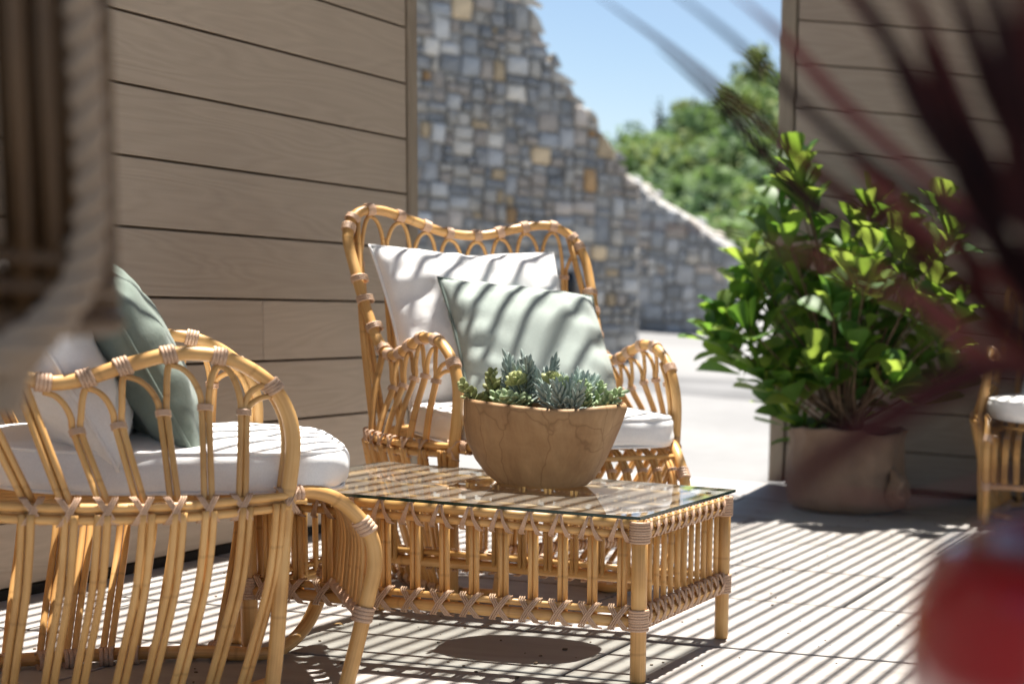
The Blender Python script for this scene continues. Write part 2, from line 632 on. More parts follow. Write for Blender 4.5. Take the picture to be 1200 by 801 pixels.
def m_wood_bowl():
    m, n, b = mat('bowl_wood')
    v = coords(n, 'Object', (5, 5, 1.6))
    big = noise(n, v, 1.5, 4, 0.55, 0.8)
    col = ramp(n, big, [(0.30, (0.24, 0.135, 0.065)), (0.46, (0.35, 0.205, 0.10)), (0.60, (0.41, 0.255, 0.13)), (0.78, (0.48, 0.315, 0.17))])
    gr = noise(n, coords(n, 'Object', (70, 70, 6)), 1.0, 4)
    col = mixc(n, 0.45, col, ramp(n, gr, [(0.3, (0.76, 0.73, 0.70)), (0.7, (1.08, 1.06, 1.03))]), 'MULTIPLY')
    knot = noise(n, coords(n, 'Object', (9, 9, 3.2)), 1.0, 2, 0.5, 0.5)
    col = mixc(n, 0.8, col, ramp(n, knot, [(0.24, (0.45, 0.36, 0.28)), (0.31, (0.92, 0.90, 0.88)), (0.36, (1, 1, 1))]), 'MULTIPLY')
    vor = n.nodes.new('ShaderNodeTexVoronoi')
    vor.feature = 'DISTANCE_TO_EDGE'
    vor.inputs['Scale'].default_value = 1.0
    wv = N(n, 'ShaderNodeVectorMath', operation='MULTIPLY_ADD')
    nz_ = n.nodes.new('ShaderNodeTexNoise')
    nz_.inputs['Scale'].default_value = 14
    n.links.new(coords(n, 'Object'), nz_.inputs['Vector'])
    wv.inputs[1].default_value = (0.5, 0.5, 0.5)
    n.links.new(nz_.outputs['Color'], wv.inputs[0])
    n.links.new(coords(n, 'Object', (9, 9, 4)), wv.inputs[2])
    n.links.new(wv.outputs[0], vor.inputs['Vector'])
    col = mixc(n, 0.55, col, ramp(n, vor.outputs['Distance'], [(0.0, (0.42, 0.34, 0.27)), (0.010, (0.80, 0.76, 0.72)), (0.03, (1, 1, 1))]), 'MULTIPLY')
    blot = noise(n, coords(n, 'Object', (4, 4, 7)), 2.0, 5, 0.7, 0.4)
    col = mixc(n, 0.5, col, ramp(n, blot, [(0.3, (0.66, 0.58, 0.50)), (0.65, (1.06, 1.05, 1.04))]), 'MULTIPLY')
    n.links.new(col, b.inputs['Base Color'])
    b.inputs['Roughness'].default_value = 0.6
    b.inputs['Specular IOR Level'].default_value = 0.35
    bump(n, b, gr, 0.35, 0.002)
    return m


BOWLWOOD = m_wood_bowl()


def m_glass_top():
    m, n, b = mat('table_glass')
    o = n.nodes['Material Output']
    tr = n.nodes.new('ShaderNodeBsdfTransparent')
    tr.inputs['Color'].default_value = (0.90, 0.95, 0.92, 1)
    gl = n.nodes.new('ShaderNodeBsdfGlossy')
    gl.inputs['Roughness'].default_value = 0.012
    gl.inputs['Color'].default_value = (1, 1, 1, 1)
    fr = n.nodes.new('ShaderNodeFresnel')
    fr.inputs['IOR'].default_value = 1.8
    mx = n.nodes.new('ShaderNodeMixShader')
    df = n.nodes.new('ShaderNodeBsdfDiffuse')
    dn = noise(n, coords(n, 'Object'), 6, 4)
    n.links.new(ramp(n, dn, [(0.3, (0.42, 0.38, 0.31)), (0.7, (0.55, 0.50, 0.42))]), df.inputs['Color'])
    dm = n.nodes.new('ShaderNodeMixShader')
    dm.inputs[0].default_value = 0.28
    n.links.new(tr.outputs[0], dm.inputs[1])
    n.links.new(df.outputs[0], dm.inputs[2])
    n.links.new(fr.outputs[0], mx.inputs[0])
    n.links.new(dm.outputs[0], mx.inputs[1])
    n.links.new(gl.outputs[0], mx.inputs[2])
    n.links.new(mx.outputs[0], o.inputs['Surface'])
    return m


GLASS = m_glass_top()
GLASS_EDGE, _n, _b = mat('glass_edge')
_b.inputs['Base Color'].default_value = (0.008, 0.035, 0.028, 1)
_b.inputs['Roughness'].default_value = 0.1


def m_glaze():
    m, n, b = mat('red_glaze')
    v = coords(n, 'Object')
    sep = n.nodes.new('ShaderNodeSeparateXYZ')
    n.links.new(v, sep.inputs[0])
    f = noise(n, v, 6, 4)
    ad = N(n, 'ShaderNodeMath', operation='MULTIPLY_ADD')
    ad.inputs[1].default_value = 0.05
    n.links.new(f, ad.inputs[0])
    n.links.new(sep.outputs['Z'], ad.inputs[2])
    # ox-blood glaze; pink lower body paints in bright floor reflection and blur
    mr = N(n, 'ShaderNodeMapRange')
    mr.inputs['From Min'].default_value = 0.79
    mr.inputs['From Max'].default_value = 0.835
    n.links.new(ad.outputs[0], mr.inputs['Value'])
    col = mixc(n, mr.outputs[0], (0.62, 0.36, 0.33), (0.40, 0.012, 0.016))
    n.links.new(col, b.inputs['Base Color'])
    b.inputs['Roughness'].default_value = 0.12
    b.inputs['Coat Weight'].default_value = 0.4
    return m


GLAZE = m_glaze()

# ================================================================== SETTING
WX = -3.467      # left wall face (faces +X)
WY = 7.60        # right wall face (faces -Y)
JOINT = 0.2014   # cladding module
ZB = 0.012
TILE_Y = [0.35, 0.95, 1.52, 2.10, 2.62, 3.12, 3.68, 4.11, 4.77, 5.345, 5.905, 6.46, 7.03, 7.62]


def ground_z(x, y):
    t = max(0.0, y - 16.6)
    return min(0.5, t * 0.058) if t > 0 else 0.0


# ground outside: one sheet, flat near the terrace, rising behind
def make_ground():
    mb = MB()
    xs = [-300, -120, -60, -40, -28, -20, -14, -10, -8, -6, -4, -2, 0, 4, 10, 20, 40, 90, 200, 400]
    ys = [-200, -60, -20, -6, 0, 7.62, 9, 11, 13, 15, 16.6, 18, 20, 22, 25, 30, 40, 55]
    for y in ys:
        for x in xs:
            mb.v.append((x, y, ground_z(x, y) - 0.035))
    nx = len(xs)
    for j in range(len(ys) - 1):
        for i in range(nx - 1):
            a = j * nx + i
            mb.face((a, a + 1, a + nx + 1, a + nx))
    o = mb.build('ground', GROUND)
    tag(o, 'pale sunlit concrete yard beyond the terrace', None, None, 'structure')


make_ground()

mb = MB()
for x in (-30, -14, -9, -6, -3, 0, 6, 20):
    o_ = 0.10 * x
    mb.v += [(x, 13.0 - o_ * .6, -0.031), (x, 15.4 - o_ * .6, -0.031)]
for i in range(7):
    mb.face((2 * i, 2 * i + 2, 2 * i + 3, 2 * i + 1))
tag(mb.build('path', m_plain('worn_grey_concrete', (0.14, 0.14, 0.14), 0.9, 0.2, 1.2, 0.3)), 'greyer strip of worn concrete crossing the yard', None, None, 'structure')

# terrace floor: a bed with individual travertine slabs
mb = MB()
mb.box(WX - 0.16, 3.6, 0.34, 7.63, -0.03, -0.014)
floor = mb.build('floor', m_plain('tile_joint', (0.035, 0.031, 0.027), 0.95, 0.1, 30, 0.25))
tag(floor, 'travertine paved terrace floor', None, None, 'structure')
for j in range(len(TILE_Y) - 1):
    y0, y1 = TILE_Y[j], TILE_Y[j + 1]
    x = WX - 0.02 - rnd.uniform(0.1, 1.0)
    while x < 3.55:
        wd = rnd.choice((0.92, 1.15, 1.38))
        xa, xb = max(WX - 0.15, x), min(3.58, x + wd)
        if xb - xa > 0.05:
            mb = MB()
            g = 0.0045
            dz = rnd.uniform(-0.0008, 0.0008)
            cx, cy = (xa + xb) / 2, (y0 + y1) / 2
            mb.cbox(xa + g - cx, xb - g - cx, y0 + 0.0085 - cy, y1 - 0.0085 - cy, -0.018, dz, 0.002)
            t = mb.build('tile', TILE, floor, smooth=False)
            t.location = (cx, cy, 0)
        x += wd


def wall_boards(par, mat_, along, a0, a1, face, z0, ztop, joints_extra=None, sign=1):
    """horizontal boards on a wall face. along='y': face is x, boards stick out to +x; along='x': face is y, boards stick out to -y"""
    zz = [0.03]
    k = 0
    base = 0.0105 + 0.2014 * 0
    zs = [0.03] + [0.2115 + JOINT * i for i in range(14)]
    zs = [z for z in zs if z < ztop - 0.05] + [ztop]
    rr = random.Random(5)
    for i in range(len(zs) - 1):
        cuts = [a0]
        if joints_extra and i in joints_extra:
            cuts.append(joints_extra[i])
        else:
            c = a0 + rr.uniform(0.4, 3.0)
            if not (3.0 < c < 5.84 and along == 'y') and not (along == 'x' and c < -1.0):
                cuts.append(c)
        cuts.append(a1)
        cuts = sorted(cuts)
        for p, q in zip(cuts[:-1], cuts[1:]):
            mb = MB()
            g = 0.0012
            gb, gt = (0.0045, 0.0035)
            L, Hh = (q - p) / 2, (zs[i + 1] - zs[i]) / 2
            if along == 'y':
                mb.cbox(-0.010, 0.008, -L + g, L - g, -Hh + gb, Hh - gt, 0.0022)
                loc = (face, (p + q) / 2, (zs[i] + zs[i + 1]) / 2)
            else:
                mb.cbox(-L + g, L - g, -0.008, 0.010, -Hh + gb, Hh - gt, 0.0022)
                loc = ((p + q) / 2, face, (zs[i] + zs[i + 1]) / 2)
            b = mb.build('plank', mat_, par, smooth=False)
            b.location = loc


WALL_TOP = 2.86
lw = thing('clad_wall', 'taupe timber-look clad wall along the left side of the terrace', 'wall')
mb = MB()
mb.box(WX - 0.16, WX - 0.011, -1.5, 5.85, 0.0, WALL_TOP - 0.004)
mb.build('wall_core', GAP, lw, False)
wall_boards(lw, CLAD_Y, 'y', -1.48, 5.838, WX, 0, WALL_TOP, {3: 5.013, 8: 2.4, 2: 3.3})
mb = MB()
mb.cbox(WX - 0.163, WX + 0.014, 5.846, 5.905, 0.012, WALL_TOP, 0.004)
mb.build('corner_trim', TRIM, lw, False)
mb = MB()
mb.box(WX - 0.008, WX + 0.003, -1.5, 5.84, 0.0, 0.028)
mb.build('plinth', PLINTH, lw, False)

rw = thing('clad_wall', 'taupe timber-look clad wall behind the potted bush', 'wall')
xl = -2.587
mb = MB()
mb.box(xl + 0.01, 3.4, WY + 0.011, WY + 0.16, 0.0, WALL_TOP - 0.004)
mb.build('wall_core', GAP, rw, False)
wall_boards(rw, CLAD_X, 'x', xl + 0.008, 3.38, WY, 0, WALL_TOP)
mb = MB()
mb.cbox(xl - 0.075, xl, WY - 0.014, WY + 0.163, 0.012, WALL_TOP, 0.004)
mb.build('corner_trim', TRIM, rw, False)
mb = MB()
mb.box(xl + 0.012, 3.4, WY - 0.006, WY + 0.008, 0.0, 0.028)
mb.build('plinth', PLINTH, rw, False)

# pergola overhead: slats run along the left wall
pg = thing('pergola', 'slatted timber pergola whose bars cast the striped shade on the terrace', 'pergola', (0, 0, 0))
mb = MB()
mb.cbox(-0.0098, 0.0098, -3.5, 3.5, -0.03, 0.03, 0.002)
slat_me = mb.mesh('slat', TIMBER, False)
px_ = -3.55
while px_ < 3.2:
    link('slat', slat_me, pg, Matrix.Translation((px_, 4.20, 2.99)))
    px_ += 0.0615
mb = MB()
mb.cbox(-2.4, 1.2, 0.75, 2.42, 3.03, 3.06, 0.003)
mb.build('shade_panel', TIMBER, pg, False)  # unseen panel added to keep the jar, red plant and lantern in shade
mb = MB()
mb.cbox(-3.62, 3.3, 7.62, 7.74, 2.862, 2.958, 0.003)
mb.build('beam', TIMBER, pg, False)
mb = MB()
mb.cbox(-3.62, 3.3, 0.74, 0.86, 2.862, 2.958, 0.003)
mb.build('beam', TIMBER, pg, False)


# ------------------------------------------------------------------ rubble stone walls
def stone_piece(u0, u1, v0, v1, depth, rr, tops=None):
    """one squared rubble block; local x along wall, y outward(-), z up. returns verts, faces"""
    g = rr.uniform(0.006, 0.012)
    tl, tr_ = (tops or (v1, v1))
    j = lambda s: rr.uniform(-s, s)
    w_, h_ = u1 - u0, v1 - v0
    s = min(w_, h_) * 0.11
    pts = []
    cut = min(w_, h_) * 0.2
    for (a, c, da, dc) in ((u0, v0, 1, 1), (u1, v0, -1, 1), (u1, tr_, -1, -1), (u0, tl, 1, -1)):
        a += da * g
        c += dc * g
        if rr.random() < 0.55:
            k1, k2 = cut * rr.uniform(0.4, 1.2), cut * rr.uniform(0.4, 1.2)
            p1, p2 = (a + da * k1, c + j(s * .5)), (a + j(s * .5), c + dc * k2)
            pts += [p2, p1] if (da * dc > 0) else [p1, p2]
        else:
            pts.append((a + j(s), c + j(s)))
    cu, cv = (u0 + u1) / 2, (v0 + v1) / 2
    n = len(pts)
    vs = [(a, 0.02, c) for a, c in pts]
    b = min(0.016, 0.12 * min(w_, h_))
    vs += [(a, -depth + b, c) for a, c in pts]
    vs += [(cu + (a - cu) * (1 - 2 * b / w_), -depth + j(0.006), cv + (c - cv) * (1 - 2 * b / h_)) for a, c in pts]
    vs.append((cu + j(w_ * .15), -depth - rr.uniform(0.0, 0.018), cv + j(h_ * .15)))
    fs = []
    for k in range(n):
        k2 = (k + 1) % n
        fs.append((k, k2, n + k2, n + k))
        fs.append((n + k, n + k2, 2 * n + k2, 2 * n + k))
        fs.append((2 * n + k, 2 * n + k2, 3 * n))
    return vs, fs


def split_cells(u0, u1, v0, v1, rr, target):
    w_, h_ = u1 - u0, v1 - v0
    if w_ * h_ < target * target * rr.uniform(0.45, 2.1) and w_ < 2.3 * h_ and h_ < 1.7 * w_:
        return [(u0, u1, v0, v1)]
    if w_ * h_ < 0.25 * target * target:
        return [(u0, u1, v0, v1)]
    f = rr.uniform(0.33, 0.67)
    if w_ > h_ * rr.uniform(0.75, 1.5):
        m_ = u0 + w_ * f
        return split_cells(u0, m_, v0, v1, rr, target) + split_cells(m_, u1, v0, v1, rr, target)
    m_ = v0 + h_ * f
    return split_cells(u0, u1, v0, m_, rr, target) + split_cells(u0, u1, m_, v1, rr, target)


def stone_wall(label, origin, direction, length, profile, thick, target, seed, limit=300, back=True, zbase=-0.1, hide_below=0.0, STONE_W=STONE_W):
    """origin at one end; direction unit XY; outward normal is to the right of direction; profile: list of (u, top z)"""
    rr = random.Random(seed)
    dx, dy = direction
    M_ = Matrix(((dx, -dy, 0, origin[0]), (dy, dx, 0, origin[1]), (0, 0, 1, 0), (0, 0, 0, 1)))
    root = thing('stone_wall', label, 'stone wall', (0, 0, 0))
    root.matrix_world = M_

    def top(u):
        for (a, za), (b, zb) in zip(profile[:-1], profile[1:]):
            if a <= u <= b:
                return za + (zb - za) * (u - a) / (b - a)
        return profile[-1][1]
    mb = MB()
    k = len(profile)
    for y in (0.0, thick):
        for (u, z) in profile:
            mb.v.append((u, y, z - 0.05))
            mb.v.append((u, y, zbase))
    for i in range(k - 1):
        a, b = 2 * i, 2 * (i + 1)
        mb.face((a + 1, b + 1, b, a))
        mb.face((2 * k + a, 2 * k + b, 2 * k + b + 1, 2 * k + a + 1))
        mb.face((a, b, 2 * k + b, 2 * k + a))
    mb.face((0, 2 * k, 2 * k + 1, 1))
    e = 2 * (k - 1)
    mb.face((e + 1, 2 * k + e + 1, 2 * k + e, e))
    mb.build('mortar_core', MORTAR, root, False)
    zmax = max(z for u, z in profile)
    cells = []
    u = 0
    band = 0.62
    while u < length:
        du = min(rr.uniform(0.6, 0.95), length - u)
        if length - u - du < 0.3:
            du = length - u
        z = zbase
        while z < zmax:
            dz = rr.uniform(0.45, 0.75)
            cells += split_cells(u, u + du, z, z + dz, rr, target)
            z += dz
        u += du
    kept = []
    for (ua, ub, va, vb) in cells:
        ta, tb_ = min(vb, top(ua)), min(vb, top(ub))
        if min(ta, tb_) > va + 0.05:
            kept.append((ua, ub, va, max(ta, tb_), ta, tb_))
        elif max(ta, tb_) > va + 0.10:
            kept.append((ua, ub, va, max(ta, tb_), max(ta, va + .03), max(tb_, va + .03)))
    vis = []
    inv = R_CAM.transposed()
    for c in kept:
        P = M_ @ Vector(((c[0] + c[1]) / 2, 0, (c[2] + c[3]) / 2))
        q = inv @ (P - CAM)
        X, Y = PX + F_PX * q.x / q.y, PY - F_PX * q.z / q.y
        if -10 < X < 1210 and -10 < Y < 430 and c[3] > hide_below:
            area = (c[1] - c[0]) * (c[3] - c[2]) / q.y ** 2
            vis.append((area, c))
    vis.sort(reverse=True)
    first = [c for a, c in vis[:limit]]
    fs_ = set(first)
    rest = [c for c in kept if c not in fs_]
    for c in first:
        vs, fs = stone_piece(*c[:4], rr.uniform(0.012, 0.065), rr, c[4:])
        cu, cv = (c[0] + c[1]) / 2, (c[2] + c[3]) / 2
        mb = MB()
        mb.add([(a - cu, b, d - cv) for a, b, d in vs], fs)
        o = mb.build('stone', rr.choices(STONES, STONE_W)[0], root, False)
        o.location = (cu, 0, cv)
    mb = MB()
    for c in rest:
        vs, fs = stone_piece(*c[:4], rr.uniform(0.012, 0.065), rr, c[4:])
        mb.add(vs, fs, rr.choices(range(len(STONES)), STONE_W)[0])
    # capping rubble along the top, and the end face
    for i in range(int(length / 0.15)):
        u = (i + 0.5) * 0.15
        zt = top(u)
        for y in (0.0, thick * 0.5, thick):
            s_ = rr.uniform(0.04, 0.065)
            slope_ = math.atan2(top(min(length, u + .1)) - top(max(0, u - .1)), 0.2)
            mt = Matrix.Translation((u + rr.uniform(-.05, .05), y + 0.02, zt - 0.075)) @ Matrix.Rotation(-slope_ + rr.uniform(-.2, .2), 4, 'Y') @ Matrix.Rotation(rr.uniform(-.4, .4), 4, 'Z')
            mb.cbox(-s_, s_, -s_, s_, -s_ * .8, s_ * .7, s_ * .35, rr.choices(range(len(STONES)), STONE_W)[0], mt)
    for end, sg in ((0.0, -1), (length, 1)):
        z = zbase
        while z < top(min(length, max(0, end))) - 0.1:
            h_ = rr.uniform(0.14, 0.26)
            y = 0.0
            while y < thick:
                wd = rr.uniform(0.15, 0.3)
                mb.cbox(end - 0.04, end + 0.04, y + .008, min(thick, y + wd) - .008, z + .008, z + h_ - .008, 0.012,
                        rr.choices(range(len(STONES)), STONE_W)[0])
                y += wd
            z += h_
    o = mb.build('rubble', STONES, root, False)
    o['kind'] = 'stuff'
    return root


# near wall: from its far right end (px 745) running towards the left and the camera
e0 = gz(745, 421, 0.02)
ang = rad(33)
ndir = Vector((math.sin(ang), math.cos(ang), 0))      # far end direction
nrm = Vector((ndir.y, -ndir.x, 0))                    # outward: to the right of direction
LN = 6.2
org = e0 - ndir * LN
prof_px = [(480, -330), (560, -120), (618, 0), (640, 52), (665, 103), (690, 130), (712, 163), (735, 200), (747, 214)]
prof = []
for x, y in prof_px:
    P = gplane(x, y, e0, nrm)
    prof.append(((P - org).dot(ndir), P.z))
prof = [(0.0, prof[0][1] + 0.6)] + [q for q in prof if 0.05 < q[0] < LN - 0.02] + [(LN, prof[-1][1])]
nwall = stone_wall('tall near stone wall whose rubble top slopes down towards the hill', (org.x, org.y), (ndir.x, ndir.y),
                   LN, prof, 0.5, 0.172, 3, 300)
# far wall: behind it, parallel to the clad end wall
YF = 21.0
a0, a1 = gy(715, 380, YF), gy(848, 384, YF)
pf = [(715, 196), (745, 213), (760, 228), (800, 250), (830, 270), (849, 286)]
prof2 = []
for x, y in pf:
    P = gy(x, y, YF)
    prof2.append((P.x - a0.x, P.z))
L2 = prof2[-1][0]
prof2[0] = (0.0, prof2[0][1])
stone_wall('low far stone wall in shade at the foot of the wooded hill', (a0.x, YF), (1, 0), L2, prof2, 0.5, 0.23, 9, 160, zbase=0.0, STONE_W=[30, 8, 45, 2, 2, 1, 0.5, 6, 0.5])  # stone mix weighted dark and blue, the wall's shade put into its colour

# wall lamp on the near stone wall
lp = gplane(667, 332, e0 + nrm * 0.06, nrm)
lamp = thing('wall_lamp', 'small dark oval lamp fixed on the tall stone wall', 'wall lamp', lp, math.atan2(ndir.y, ndir.x))
mb = MB()
mb.tube([(0, 0.02, -0.10), (0, -0.01, -0.09), (0, -0.02, 0), (0, -0.01, 0.09), (0, 0.02, 0.10)], [0.03, 0.05, 0.055, 0.05, 0.03], 12)
mb.build('shade', METAL, lamp)
mb = MB()
mb.cbox(-0.04, 0.04, 0.02, 0.05, -0.07, 0.07, 0.008)
mb.build('back_plate', METAL, lamp, False)


# ------------------------------------------------------------------ wooded hill
def hill_crest(x):
    # crest height at distance 120 along the photographed skyline
    pts = [(-140, 4.0), (-80, 5.0), (-66, 6.0)]
    for a, b in ((690, 220), (712, 192), (745, 160), (780, 138), (815, 120), (840, 108), (870, 100), (905, 88), (960, 84), (1060, 78), (1200, 60)):
        P = gy(a, b, 120)
        pts.append((P.x, P.z))
    pts += [(40, 22), (120, 15), (300, 8)]
    for (xa, za), (xb, zb) in zip(pts[:-1], pts[1:]):
        if xa <= x <= xb:
            return za + (zb - za) * (x - xa) / (xb - xa)
    return 4.0


def hill_z(x, y):
    t = min(1.0, max(0.0, (y - 50) / 70))
    s = t * t * (3 - 2 * t)
    return -0.3 + (hill_crest(x * 120.0 / max(y, 45.0)) - 3.0) * s + 0.6 * mnoise.noise(Vector((x * .05, y * .05, 0)))


mb = MB()
hx = list(range(-180, 221, 8))
hy = list(range(44, 180, 8))
for y in hy:
    for x in hx:
        mb.v.append((x, y, hill_z(x, min(y, 124)) - max(0, y - 124) * 0.12))
nx = len(hx)
for j in range(len(hy) - 1):
    for i in range(nx - 1):
        a = j * nx + i
        mb.face((a, a + 1, a + nx + 1, a + nx))
hill = mb.build('hill', m_plain('hill_scrub', (0.20, 0.175, 0.11), 0.95, 0.1, 0.25, 0.5, 0))
tag(hill, 'scrubby hillside rising behind the stone walls', None, None, 'structure')


def crown_clump(mb, c, r, n, rr, mi=0, flat=0.85, leaf=0.22):
    for _ in range(n):
        d = Vector((rr.gauss(0, 1), rr.gauss(0, 1), rr.gauss(0, 1))).normalized()
        k = rr.uniform(0.45, 1.05) * (0.8 + 0.35 * mnoise.noise(d * 1.7 + c * 0.37))
        p = c + Vector((d.x * r, d.y * r, d.z * r * flat)) * k
        s = r * leaf * rr.uniform(0.6, 1.4)
        nn = (d + Vector((rr.uniform(-.7, .7), rr.uniform(-.7, .7), rr.uniform(-.2, .9)))).normalized()
        t = nn.orthogonal().normalized()
        t = (Matrix.Rotation(rr.uniform(0, 6.28), 3, nn) @ t)
        b = nn.cross(t)
        o = len(mb.v)
        mb.v += [tuple(p + t * s), tuple(p + b * s * .7 + nn * s * .2), tuple(p - t * s), tuple(p - b * s * .7 - nn * s * .15)]
        mb.face((o, o + 1, o + 2, o + 3), None, mi)


rr = random.Random(21)
mb = MB()
cnt = 0
while cnt < 620:
    x = rr.uniform(-78, -14)
    y = 52 + 72 * rr.random() ** 0.9
    P = Vector((x, y, hill_z(x, y)))
    q = R_CAM.transposed() @ (P - CAM)
    X = PX + F_PX * q.x / q.y
    if not (640 < X < 960):
        continue
    if mnoise.noise(Vector((x * .16, y * .07, 2.0))) > 0.22 and rr.random() < 0.85:
        cnt += 0.35
        continue
    r = rr.uniform(0.8, 2.2)
    c = P + Vector((0, 0, r * 0.65))
    mi = rr.choices((0, 1, 2, 3), (30, 35, 22, 13))[0]
    crown_clump(mb, c, r, 90, rr, mi, 0.85, 0.16)
    for _ in range(2):
        crown_clump(mb, c + Vector((rr.uniform(-r, r), rr.uniform(-r, r), rr.uniform(-.2, .6) * r)), r * 0.55, 40, rr, mi, 0.9, 0.2)
    cnt += 1
wood = mb.build('woodland', TREES, None, False)
tag(wood, 'mass of green trees and shrubs covering the hillside', None, None, 'stuff')


def skyline_tree(px, py_top, Y, h, r, label, mi, conifer=False):
    top = gy(px, py_top, Y)
    base = Vector((top.x, Y, hill_z(top.x, Y)))
    h = max(h, top.z - base.z)
    root = thing('tree', label, 'tree', base)
    mb = MB()
    mb.tube([(0, 0, -0.8), (0.05, 0, h * .3), (0, 0.05, h * 0.85)], [0.22, 0.15, 0.04], 7)
    for k in range(5):
        a = k * 1.3
        z = h * (0.35 + 0.1 * k)
        mb.tube([(0, 0, z), (math.cos(a) * r * .4, math.sin(a) * r * .4, z + .5), (math.cos(a) * r * .7, math.sin(a) * r * .7, z + .8)], [0.07, 0.05, 0.02], 5)
    mb.build('trunk', BARK, root)
    mb = MB()
    rr_ = random.Random(px)
    if conifer:
        for k in range(9):
            t = k / 8
            crown_clump(mb, Vector((rr_.uniform(-.1, .1), 0, h * (0.25 + 0.72 * t))), r * (1.0 - 0.8 * t), 60, rr_, 0, 0.6)
    else:
        for k in range(9):
            d = Vector((rr_.uniform(-1, 1), rr_.uniform(-1, 1), rr_.uniform(-.5, .8)))
            crown_clump(mb, Vector((0, 0, h - r)) + d * r * 0.7, r * rr_.uniform(.35, .5), 70, rr_, 0, 0.85, 0.2)
    mb.build('crown', TREES[mi], root, False)


skyline_tree(774, 113, 118, 4.5, 0.9, 'dark pointed conifer standing on the hill skyline', 2, True)
skyline_tree(893, 74, 112, 6.0, 3.0, 'broad bright green tree at the hill top beside the clad wall', 3)
skyline_tree(812, 108, 116, 4.0, 1.7, 'small rounded yellow-green tree on the middle of the skyline', 3)

# ================================================================== RATTAN CHAIRS
def torus_coil(turns=3, n=12, k=5, minor=0.17, gap=0.30):
    mb = MB()
    for t in range(turns):
        z = (t - (turns - 1) / 2) * gap
        mb.tube([(math.cos(2 * math.pi * i / n), math.sin(2 * math.pi * i / n), z) for i in range(n)], minor, k, closed=True)
    return mb


coil3 = torus_coil(3).mesh('binding', PEEL)
coil4 = torus_coil(4, gap=0.29).mesh('binding_wide', PEEL)


def axis_matrix(p, d, r, ln=None, turn=0.0):
    d = Vector(d).normalized()
    q = d.to_track_quat('Z', 'Y').to_matrix().to_4x4()
    return Matrix.Translation(p) @ q @ Matrix.Rotation(turn, 4, 'Z') @ Matrix.Diagonal((r, r, ln or r, 1))


# X-shaped crossing lash: four flat peel strands crossing on a unit square, wrapped round (local z outward)
def lash_x(w=1.0, h=1.0, strands=2, spread=0.16, r=0.07):
    mb = MB()
    for sg in (1, -1):
        for k in range(strands):
            o = (k - (strands - 1) / 2) * spread
            mb.tube([(-w * sg + o, -h, -0.45), (-w * sg * .86 + o, -h * .9, 0.1), (o, 0, 0.42 + 0.06 * sg), (w * sg * .86 + o, h * .9, 0.1), (w * sg + o, h, -0.45)], r, 5)
    return mb


def lash_a(w=1.0, h=1.0, strands=4, spread=0.17, r=0.072):
    """A-shaped fan: strands meet at the top and spread out below"""
    mb = MB()
    for sg in (1, -1):
        for k in range(strands):
            o = k * spread
            mb.tube([(sg * (0.06 + o * .25), h, -0.45), (sg * (0.10 + o * .3), h * .82, 0.12), (sg * (.35 * w + o * .6), 0, 0.30 + .03 * k),
                     (sg * (w * .72 + o), -h * .82, 0.12), (sg * (w * .8 + o), -h * 1.02, -0.45)], r, 5)
    mb.tube([(-0.3, h * 1.02, -0.3), (-.15, h * .98, 0.2), (.15, h * .98, 0.2), (0.3, h * 1.02, -0.3)], r, 5)
    return mb


LASHX = lash_x(0.75, 1.0, 3, 0.2, 0.08).mesh('lashing_x', PEEL)
LASHA = lash_a().mesh('lashing_a', PEEL)


def frame_matrix(p, x, z, sx, sy, sz):
    z = Vector(z).normalized()
    x = Vector(x)
    x = (x - z * x.dot(z)).normalized()
    y = z.cross(x)
    return Matrix.Translation(p) @ Matrix((x, y, z)).transposed().to_4x4() @ Matrix.Diagonal((sx, sy, sz, 1))


RAIL_H = [(0.22, 0.335, 0.0), (0.235, 0.34, 0.12), (0.255, 0.347, 0.40), (0.262, 0.347, 0.467), (0.274, 0.342, 0.58), (0.262, 0.338, 0.655), (0.225, 0.338, 0.715),
          (0.155, 0.341, 0.757), (0.07, 0.345, 0.762), (-0.02, 0.345, 0.733), (-0.09, 0.345, 0.704), (-0.15, 0.347, 0.697),
          (-0.205, 0.352, 0.722), (-0.26, 0.362, 0.80), (-0.32, 0.374, 0.93), (-0.375, 0.374, 1.04), (-0.41, 0.335, 1.105),
          (-0.425, 0.27, 1.125), (-0.432, 0.17, 1.105), (-0.437, 0.08, 1.078), (-0.44, 0.0, 1.07)]
RING_H = [(0.262, 0.352, 0.455), (0.19, 0.385, 0.452), (0.06, 0.425, 0.446), (-0.08, 0.425, 0.444), (-0.21, 0.385, 0.444), (-0.31, 0.30, 0.444), (-0.375, 0.16, 0.444), (-0.395, 0.0, 0.444)]
BASE_H = [(0.24, 0.11, 0.02), (0.15, 0.16, 0.02), (0.0, 0.195, 0.02), (-0.15, 0.20, 0.02), (-0.28, 0.18, 0.02), (-0.37, 0.10, 0.02), (-0.395, 0.0, 0.02)]
BASE_R = [(0.24, 0.20, 0.02), (0.15, 0.285, 0.02), (0.0, 0.30, 0.02), (-0.15, 0.30, 0.02), (-0.28, 0.25, 0.02), (-0.37, 0.13, 0.02)]


def mirror(P):
    return [(a, -b, c) for a, b, c in P]


def full(P):
    return list(P) + [(a, -b, c) for a, b, c in P[::-1][1:]]


